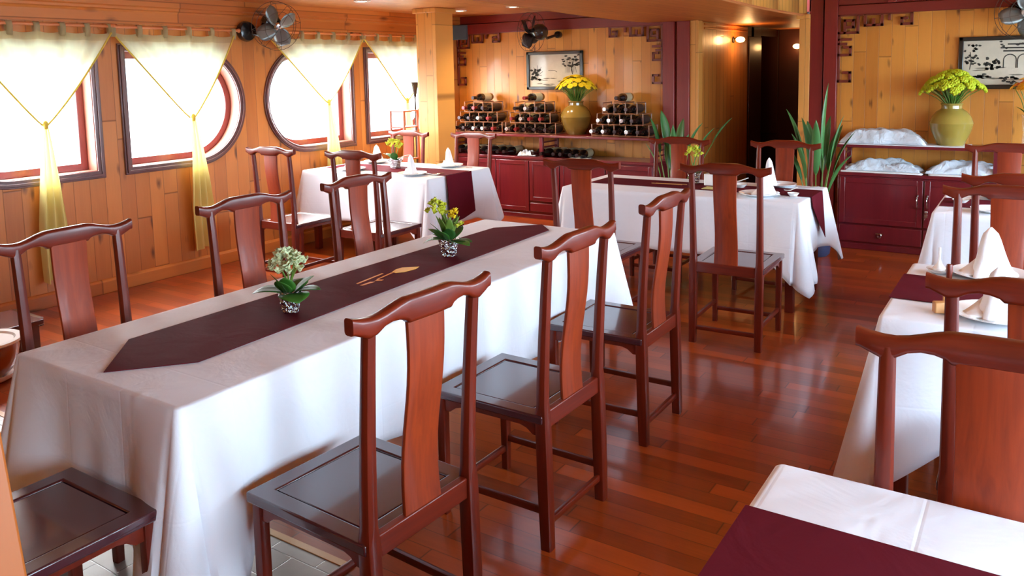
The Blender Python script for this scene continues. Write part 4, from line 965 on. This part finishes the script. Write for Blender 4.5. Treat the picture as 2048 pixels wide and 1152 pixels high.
for ri, x0 in enumerate((-5.785, -5.085, -3.99)):
    t, rows, cw, chh = make_rack(['stepped wooden rack of wine bottles, leftmost on sideboard', 'stepped wooden rack of wine bottles left of olive vase', 'stepped wooden rack of wine bottles right of olive vase'][ri], x0, 7.72)
    for j, (s0, n) in enumerate(rows):
        for k in range(n):
            lab = 'wine bottle lying in %s row of %s%s' % (rown[j], names[ri], '' if n == 1 else ', %s from left' % ordn[k])
            loc = (x0+(s0+k+.5)*cw, 7.70+rnd.uniform(-.015, .015), .93+j*chh+.0112)
            if b0 is None: b0 = make_bottle(lab, 'wine bottles in the racks'); o = b0; o.location = loc
            else: o = copy_tree(b0, loc, (0, 0, rnd.uniform(-.06, .06)), lab, 'wine bottles in the racks')
            o.scale = (1.22, 1.22, 1.22)
            if rnd.random() < .9 and o is not b0 and j < 3:
                lb = [c_ for c_ in o.children if c_.name.startswith('paper_label')][0]; me = bpy.data.meshes.get('label_dark')
                if me is None: me = lb.data.copy(); me.name = 'label_dark'; me.materials.clear(); me.materials.append(M['label_dark'])
                lb.data = me
            cap = [c_ for c_ in o.children if c_.name.startswith('foil_capsule')][0]
            kk = rnd.random()
            if kk < .65 and o is not b0:
                me = bpy.data.meshes.get('capsule_'+('s' if kk < .4 else 'r'))
                if me is None: me = cap.data.copy(); me.name = 'capsule_'+('s' if kk < .4 else 'r'); me.materials.clear(); me.materials.append(M['foil_silver'] if kk < .4 else M['foil_red'])
                cap.data = me
for k in range(7):
    copy_tree(b0, (-5.72+k*.115, 7.66+rnd.uniform(-.02, .02), .6855), (0, 0, rnd.uniform(-.12, .12)), 'wine bottle lying on sideboard counter under left rack, %s' % ['leftmost', 'second from left', 'third from left', 'fourth from left', 'fifth from left', 'sixth from left', 'rightmost'][k], 'wine bottles on the counter')
for k in range(6):
    copy_tree(b0, (-4.62+k*.105, 7.66+rnd.uniform(-.02, .02), .6855), (0, 0, rnd.uniform(-.15, .15)), 'wine bottle lying on sideboard counter under olive vase, %s' % ['leftmost', 'second from left', 'third from left', 'fourth from left', 'fifth from left', 'rightmost'][k], 'wine bottles on the counter')
def crumple(name, label, cat, loc, sx, sy, h, seed, mat, rz=0, tray=False, group=None, n=26, rough=.35):
    r_ = random.Random(seed); ph = [r_.uniform(0, 6.28) for _ in range(8)]; fx = [r_.uniform(2.5, 8) for _ in range(8)]
    def f(u, v):
        x, y = -1+2*u, -1+2*v; e = max(abs(x), abs(y)); prof_ = (1-max(0, (e-.62)/.38)**1.4) if tray else max(0, 1-e**2.2)
        nz = sum(math.sin(x*fx[k]+y*fx[(k+3) % 8]*(1 if k % 2 else -1)+ph[k]) for k in range(5))/5
        z = h*prof_*(1+.10*nz if tray else .75+rough*nz)+.012*abs(math.sin(x*9+y*4+ph[6]))*(e < .95)
        ed = 1+.10*math.sin(6*math.atan2(y, x)+ph[5])*(e > .8)+.05*nz
        return Vector((x*sx/2*ed, y*sy/2*ed, max(.002, z)))
    m = MB(); m.grid(f, n, n); o = m.build(name, mat, solid=.004, angle=50); o.location = loc; o.rotation_euler = (0, 0, rz); return tag(o, label, cat, group)
crumple('napkin', 'crumpled bluish napkin on sideboard counter under left wine rack', 'napkin', (-4.80, 7.62, .687), .22, .16, .06, 3, M['grey_cloth'], .2)
m = MB().prism([(-.11, -.05), (.1, -.06), (.12, .05), (-.08, .06)], 0, .006); o = m.build('folded_paper', M['grey_cloth']); o.location = (-4.12, 7.56, .6855); o.rotation_euler = (0, 0, .2); tag(o, 'flat white paper on sideboard counter beside lying bottles', 'paper')
crumple('covered_tray', 'tray covered with white cloth on top shelf of right sideboard, left of olive vase', 'covered tray', (-1.17, 7.72, .935), .64, .27, .11, 5, M['grey_cloth'], 0, True, n=34)
crumple('folded_linen', 'bundle of folded white linen on sideboard counter, left one under covered tray', 'linen', (-1.15, 7.70, .70), .60, .26, .11, 8, M['grey_cloth'], 0, False, 'folded linen', 34, .3)
crumple('folded_linen', 'bundle of folded white linen on sideboard counter, right one under olive vase', 'linen', (-.52, 7.70, .70), .56, .26, .13, 12, M['grey_cloth'], 0, False, 'folded linen', 34, .5)
for x0, x1, lab in ((-1.49, -.83, 'white tray under left bundle of linen on right sideboard'), (-.79, -.22, 'white tray under right bundle of linen on right sideboard')):
    o = MB().prism([(a+(x0+x1)/2, b+7.695) for a, b in rr(x1-x0, .30, .03)], .6855, .70).build('tray', M['white_wall'], bevel=.003); tag(o, lab, 'tray', 'white trays')
o = MB().prism([(a-1.0, b+7.70) for a, b in rr(1.02, .31, .02)], .9302, .9345).build('shelf_cloth', M['white_cloth'], bevel=.001); tag(o, 'thin white cloth on top shelf of right sideboard under tray and vase', 'cloth')

# ------------------------------------------------------------------ vases and flowers
def vase(label, loc, s_, mat, prof):
    m = MB(); m.lathe([(r_*s_, z*s_) for r_, z in prof], n=40); o = m.build('vase', mat, angle=30); o.location = loc; return tag(o, label, 'vase', 'olive glazed vases')
VP = [(0, 0), (.105, 0), (.112, .008), (.135, .06), (.165, .13), (.178, .19), (.181, .20), (.178, .21), (.160, .26), (.125, .305), (.095, .325), (.085, .333), (.084, .36), (.092, .372), (.090, .38), (.076, .375), (.074, .34), (.1, .30), (.1, .1), (0, .05)]
def bouquet(name, label, loc, nf, spread, rise, mat, size, seed, kind, group='flower bouquets', flat=.4, mats=None):
    t = thing(name, label, 'flowers', loc, 0, group); r_ = random.Random(seed); pos = []
    for i in range(nf):
        a = i*2.39996; q_ = math.sqrt((i+.5)/nf); pos.append((spread*q_*math.cos(a), spread*q_*math.sin(a)*.8, rise+spread*flat*(1-q_*q_)+r_.uniform(-.015, .015), q_))
    m = MB()
    for x, y, z, q_ in pos: m.tube([(x*.08, y*.08, -.12), (x*.16, y*.16, 0), (x*.55, y*.55, z*.6), (x, y, z)], .0035, 5)
    m.build('stems', M['stem'], t)['kind'] = 'stuff'
    firsts = []
    for mt in (mats or [mat]):
        m = MB()
        if kind == 'daisy':
            for k in range(14):
                an = 2*PI*k/14; leaf(m, (0, 0, 0), (math.cos(an), math.sin(an), .35), size, size*.36, .25, .2, 3, 2)
            m.ball((0, 0, size*.12), size*.26, 8, 5, (1, 1, .7))
        elif kind == 'clump':
            for k in range(16):
                an = k*2.4; qq = math.sqrt((k+.5)/16)*size*.75; m.ball((qq*math.cos(an), qq*math.sin(an), size*.35*(1-(qq/size)**2)), size*.3, 7, 5)
        elif kind == 'gerbera':
            for k in range(18):
                an = 2*PI*k/18; leaf(m, (0, 0, .002*(k % 2)), (math.cos(an), math.sin(an), .12), size, size*.26, .2, .15, 3, 2)
            m.ball((0, 0, .004), size*.24, 10, 5, (1, 1, .5))
        firsts.append(m.build('blossom', mt, t, solid=.001 if kind != 'clump' else 0))
    used = set()
    for i, (x, y, z, q_) in enumerate(pos):
        k = i % len(firsts)
        if k in used: o = firsts[k].copy(); C.objects.link(o); o.parent = t
        else: o = firsts[k]; used.add(k)
        o.location = (x, y, z); tilt = .95*q_; an = math.atan2(y, x); o.rotation_euler = Vector((math.cos(an)*math.sin(tilt), math.sin(an)*math.sin(tilt), math.cos(tilt))).to_track_quat('Z', 'Y').to_euler()
        s_ = r_.uniform(.85, 1.15); o.scale = (s_, s_, s_)
    for k in range(7):
        a = k*.93; m = MB(); leaf(m, (.02*math.cos(a), .02*math.sin(a), .02), (math.cos(a), math.sin(a), 1.6), .12, .03, .4); m.build('leaf', M['green'], t, solid=.001)
    return t
vase('olive brown glazed jar between wine racks on left sideboard', (-4.262, 7.76, .9302), .95, M['olive'], VP)
bouquet('chrysanthemum_bouquet', 'bright yellow daisy bouquet in jar between wine racks', (-4.262, 7.76, 1.275), 64, .225, .15, M['yellow'], .04, 3, 'daisy', flat=.62)
vase('yellow olive jar on right sideboard beside covered tray', (-.645, 7.73, .9347), .93, M['olive_light'], VP)
bouquet('floret_bouquet', 'lime yellow fluffy flower bouquet in jar on right sideboard', (-.645, 7.73, 1.265), 60, .225, .135, M['lime'], .042, 5, 'clump', flat=.62)
q = N('clear vase glass'); t_ = q.n('BsdfTransparent'); g = q.n('BsdfGlossy'); g.inputs['Roughness'].default_value = .03; mx = q.n('MixShader'); mx.inputs[0].default_value = .18; q.l(t_.outputs[0], mx.inputs[1]); q.l(g.outputs[0], mx.inputs[2]); M['clear'] = q.end(mx)
m = MB(); m.lathe([(0, 0), (.055, 0), (.058, .01), (.05, .12), (.06, .24), (.075, .27), (.073, .27), (.057, .24), (.046, .12), (.05, .012), (0, .01)], n=28); o = m.build('vase', M['clear']); o.location = (-.085, 7.74, .9302); tag(o, 'clear glass vase of orange gerberas at right edge of picture', 'vase')
bouquet('gerbera_bouquet', 'orange and yellow gerberas in glass vase at right edge', (-.085, 7.74, 1.16), 12, .15, .25, M['orange'], .055, 8, 'gerbera', mats=[M['orange'], M['amber']], flat=.5)

# ------------------------------------------------------------------ tall leafy plants flanking the doorway
def tall_plant(label, loc, specs, pot):
    t = thing('leafy_plant', label, 'potted plant', loc, 0, 'tall leafy plants by the doorway')
    m = MB(); m.lathe([(0, 0), (.10, 0), (.12, .02), (.145, .2), (.15, .24), (.155, .25), (.15, .26), (.138, .255), (.13, .22), (0, .215)], n=30); m.build('pot', M[pot], t)
    m = MB(); m.lathe([(0, .216), (.128, .216), (.128, .225), (0, .232)], n=24); m.build('soil', M['soil'], t)
    for (a, lean, hs, L, W_, dr) in specs:
        c_, s_ = math.cos(a), math.sin(a); d = Vector((c_*lean, s_*lean, 1)).normalized()
        b = Vector((.04*c_, .04*s_, .22)); p1 = b+Vector((c_*lean*.35*hs, s_*lean*.35*hs, hs*.5)); p2 = b+Vector((c_*lean*hs, s_*lean*hs, hs))
        m = MB(); m.tube([b, p1, p2], [.009, .007, .005], 6); m.build('stalk', M['stem'], t)
        v = (p2-p1).normalized(); m = MB(); leaf(m, p2-v*.02, v, L, W_, dr, .35, 10, 4); m.build('leaf', M['green_blade'], t, solid=.0015)
tall_plant('tall leafy plant with paddle leaves left of doorway, beside wine sideboard', (-2.88, 7.12, 0),
    [(3.1, .16, .62, .36, .085, .12), (2.6, .10, .68, .36, .10, .15), (.1, .16, .60, .36, .09, .3), (.4, .45, .72, .30, .075, .15), (-1.2, .08, .5, .42, .07, .1), (1.4, .1, .62, .34, .09, .15), (-.4, .12, .5, .34, .10, .2), (2.2, .14, .46, .34, .11, .2), (.25, .30, .62, .30, .09, .25), (3.6, .2, .4, .36, .07, .2)], 'brown_glaze')
tall_plant('tall leafy plant with long blade leaves right of doorway, beside maroon sideboard', (-1.60, 7.16, 0),
    [(.0, .02, .62, .66, .11, .03), (3.0, .15, .62, .46, .085, .18), (3.4, .10, .5, .48, .085, .12), (.4, .2, .5, .4, .06, .25), (.2, .12, .60, .42, .08, .12), (-1.4, .12, .5, .5, .08, .15), (2.2, .12, .56, .4, .09, .15), (2.7, .28, .42, .40, .06, .3), (2.9, .06, .55, .44, .10, .12), (.9, .16, .52, .42, .09, .2), (-2.4, .14, .46, .42, .08, .2), (-.6, .3, .36, .42, .045, .35), (1.2, .1, .5, .5, .08, .1)], 'blue_pot')

# ------------------------------------------------------------------ things at the left edge and by the pillar
t = thing('plant_pot', 'brown glazed pot with white rim on floor at left edge', 'plant pot', (-4.83, 1.985, .02))
m = MB(); m.lathe([(0, .004), (.12, .004), (.15, .04), (.178, .11), (.185, .16), (.182, .19), (.172, .195), (.165, .16), (0, .155)], n=36); m.build('pot_body', M['brown_glaze'], t)
m = MB(); m.lathe([(.165, .186), (.192, .188), (.205, .198), (.202, .210), (.168, .208), (.158, .198)], n=36); m.build('rim', M['ceramic'], t)
m = MB(); m.lathe([(0, .156), (.164, .156), (.164, .175), (0, .18)], n=24); m.build('soil', M['soil'], t)
m = MB(); m.lathe([(0, -.02), (.13, -.02), (.16, .0), (.172, .024), (.165, .024), (.15, .003), (0, .003)], n=32); m.build('saucer', M['ceramic'], t)
t = thing('low_stand', 'low dark wooden stand behind brown pot at left edge', 'stand', (-5.22, 2.26, 0))
MB().bx(-.2, .2, -.16, .16, .17, .2).build('top', M['seat'], t, bevel=.004)
MB().bx(-.18, .18, -.14, .14, .03, .17).build('body', M['seat'], t, bevel=.004)
for sx in (-1, 1):
    for sy in (-1, 1): MB().box((sx*.16, sy*.12, .016), (.04, .04, .032)).build('foot', M['seat'], t, bevel=.003)
# tapered pine post in the near left corner
m = MB(); m.loft([[Vector((x, y, z)) for x, y in ((xr-.34, .56), (xr, .56), (xr, .66), (xr-.34, .66))] for xr, z in ((-1.356, 0), (-1.503, .754), (-1.553, 1.01), (-1.559, 1.04))])
o = m.build('trim_13', planks('amber pine of near post', 1, 2, .2, 3, (160, 80, 14), (180, 98, 24), .5, .05, knots=.6), bevel=.006); struct(o)
# torch stand and small shelf by the last window
t = thing('torch_stand', 'slim iron torch stand before last window beside pine pillar', 'torch stand', (-5.74, 6.82, 0))
MB().lathe([(0, 0), (.085, 0), (.085, .012), (.02, .025), (0, .026)], n=24).build('base', M['iron'], t)
MB().tube([(0, 0, .02), (0, 0, 1.37)], .009, 8).build('pole', M['iron'], t)
m = MB(); m.lathe([(.008, 1.36), (.014, 1.38), (.034, 1.50), (.038, 1.53), (.034, 1.53), (.012, 1.39), (0, 1.38)], n=18); m.build('cup', M['iron'], t)
t = thing('shelf_stand', 'small wooden tiered stand before last window beside pine pillar', 'stand', (-5.70, 6.58, 0))
for sx in (-1, 1):
    for sy in (-1, 1): MB().box((sx*.09, sy*.11, .62), (.018, .018, 1.24)).build('leg', M['reveal'], t, bevel=.002)
for z in (.35, .72, 1.06, 1.23): MB().box((0, 0, z), (.2, .24, .014)).build('shelf', M['reveal'], t, bevel=.002)

# ------------------------------------------------------------------ lamps
def downlight(label, x, y, z=ZC):
    t = thing('downlight', label, 'ceiling light', (x, y, z), 0, 'recessed downlights')
    MB().lathe([(.045, -.001), (.075, -.001), (.078, -.008), (.07, -.012), (.045, -.006)], n=28).build('trim_ring', M['ceramic'], t)
    MB().lathe([(0, -.002), (.048, -.002), (.048, -.005), (.03, -.010), (0, -.012)], n=24).build('lens', M['lamp'], t)
    l = bpy.data.lights.new('downlight_lamp', 'SPOT'); l.energy = 60; l.color = (1, .78, .5); l.spot_size = 2.4; l.spot_blend = .8; l.shadow_soft_size = .04
    o = bpy.data.objects.new('downlight_lamp', l); C.objects.link(o); o.parent = t; o.location = (0, 0, -.03)
downlight('round ceiling light above third window, at top edge', -5.12, 5.40)
downlight('round ceiling light just right of pine pillar top', -5.25, 7.02)
downlight('round ceiling light above ink picture beside soffit edge', -4.56, 7.0)
def wall_lamp(label, loc, d, power):
    t = thing('wall_lamp', label, 'wall lamp', loc, 0, 'warm corridor wall lamps'); d = Vector(d)
    m = MB(); m.lathe([(0, 0), (.035, 0), (.035, .01), (0, .014)], (0, 0, 0), 18, d.to_track_quat('Z', 'Y').to_matrix()); m.tube([(0, 0, 0), d*.05+Vector((0, 0, .03)), d*.08], .007, 8); m.build('bracket', M['iron'], t)
    m = MB(); m.ball(d*.085, .042, 16, 10, (1.2, 1.2, .8)); m.build('glass_shade', M['bulb'], t)
    l = bpy.data.lights.new('wall_lamp_bulb', 'POINT'); l.energy = power; l.color = (1, .55, .22); l.shadow_soft_size = .05
    o = bpy.data.objects.new('wall_lamp_bulb', l); C.objects.link(o); o.parent = t; o.location = d*.17
wall_lamp('glowing wall lamp on left wall of corridor beyond doorway', (-3.0, 9.2, 1.93), (1, 0, 0), 5)
wall_lamp('glowing wall lamp at far end of corridor beside right pine post', (-2.74, 11.1, 1.87), (0, -1, 0), 1.5)
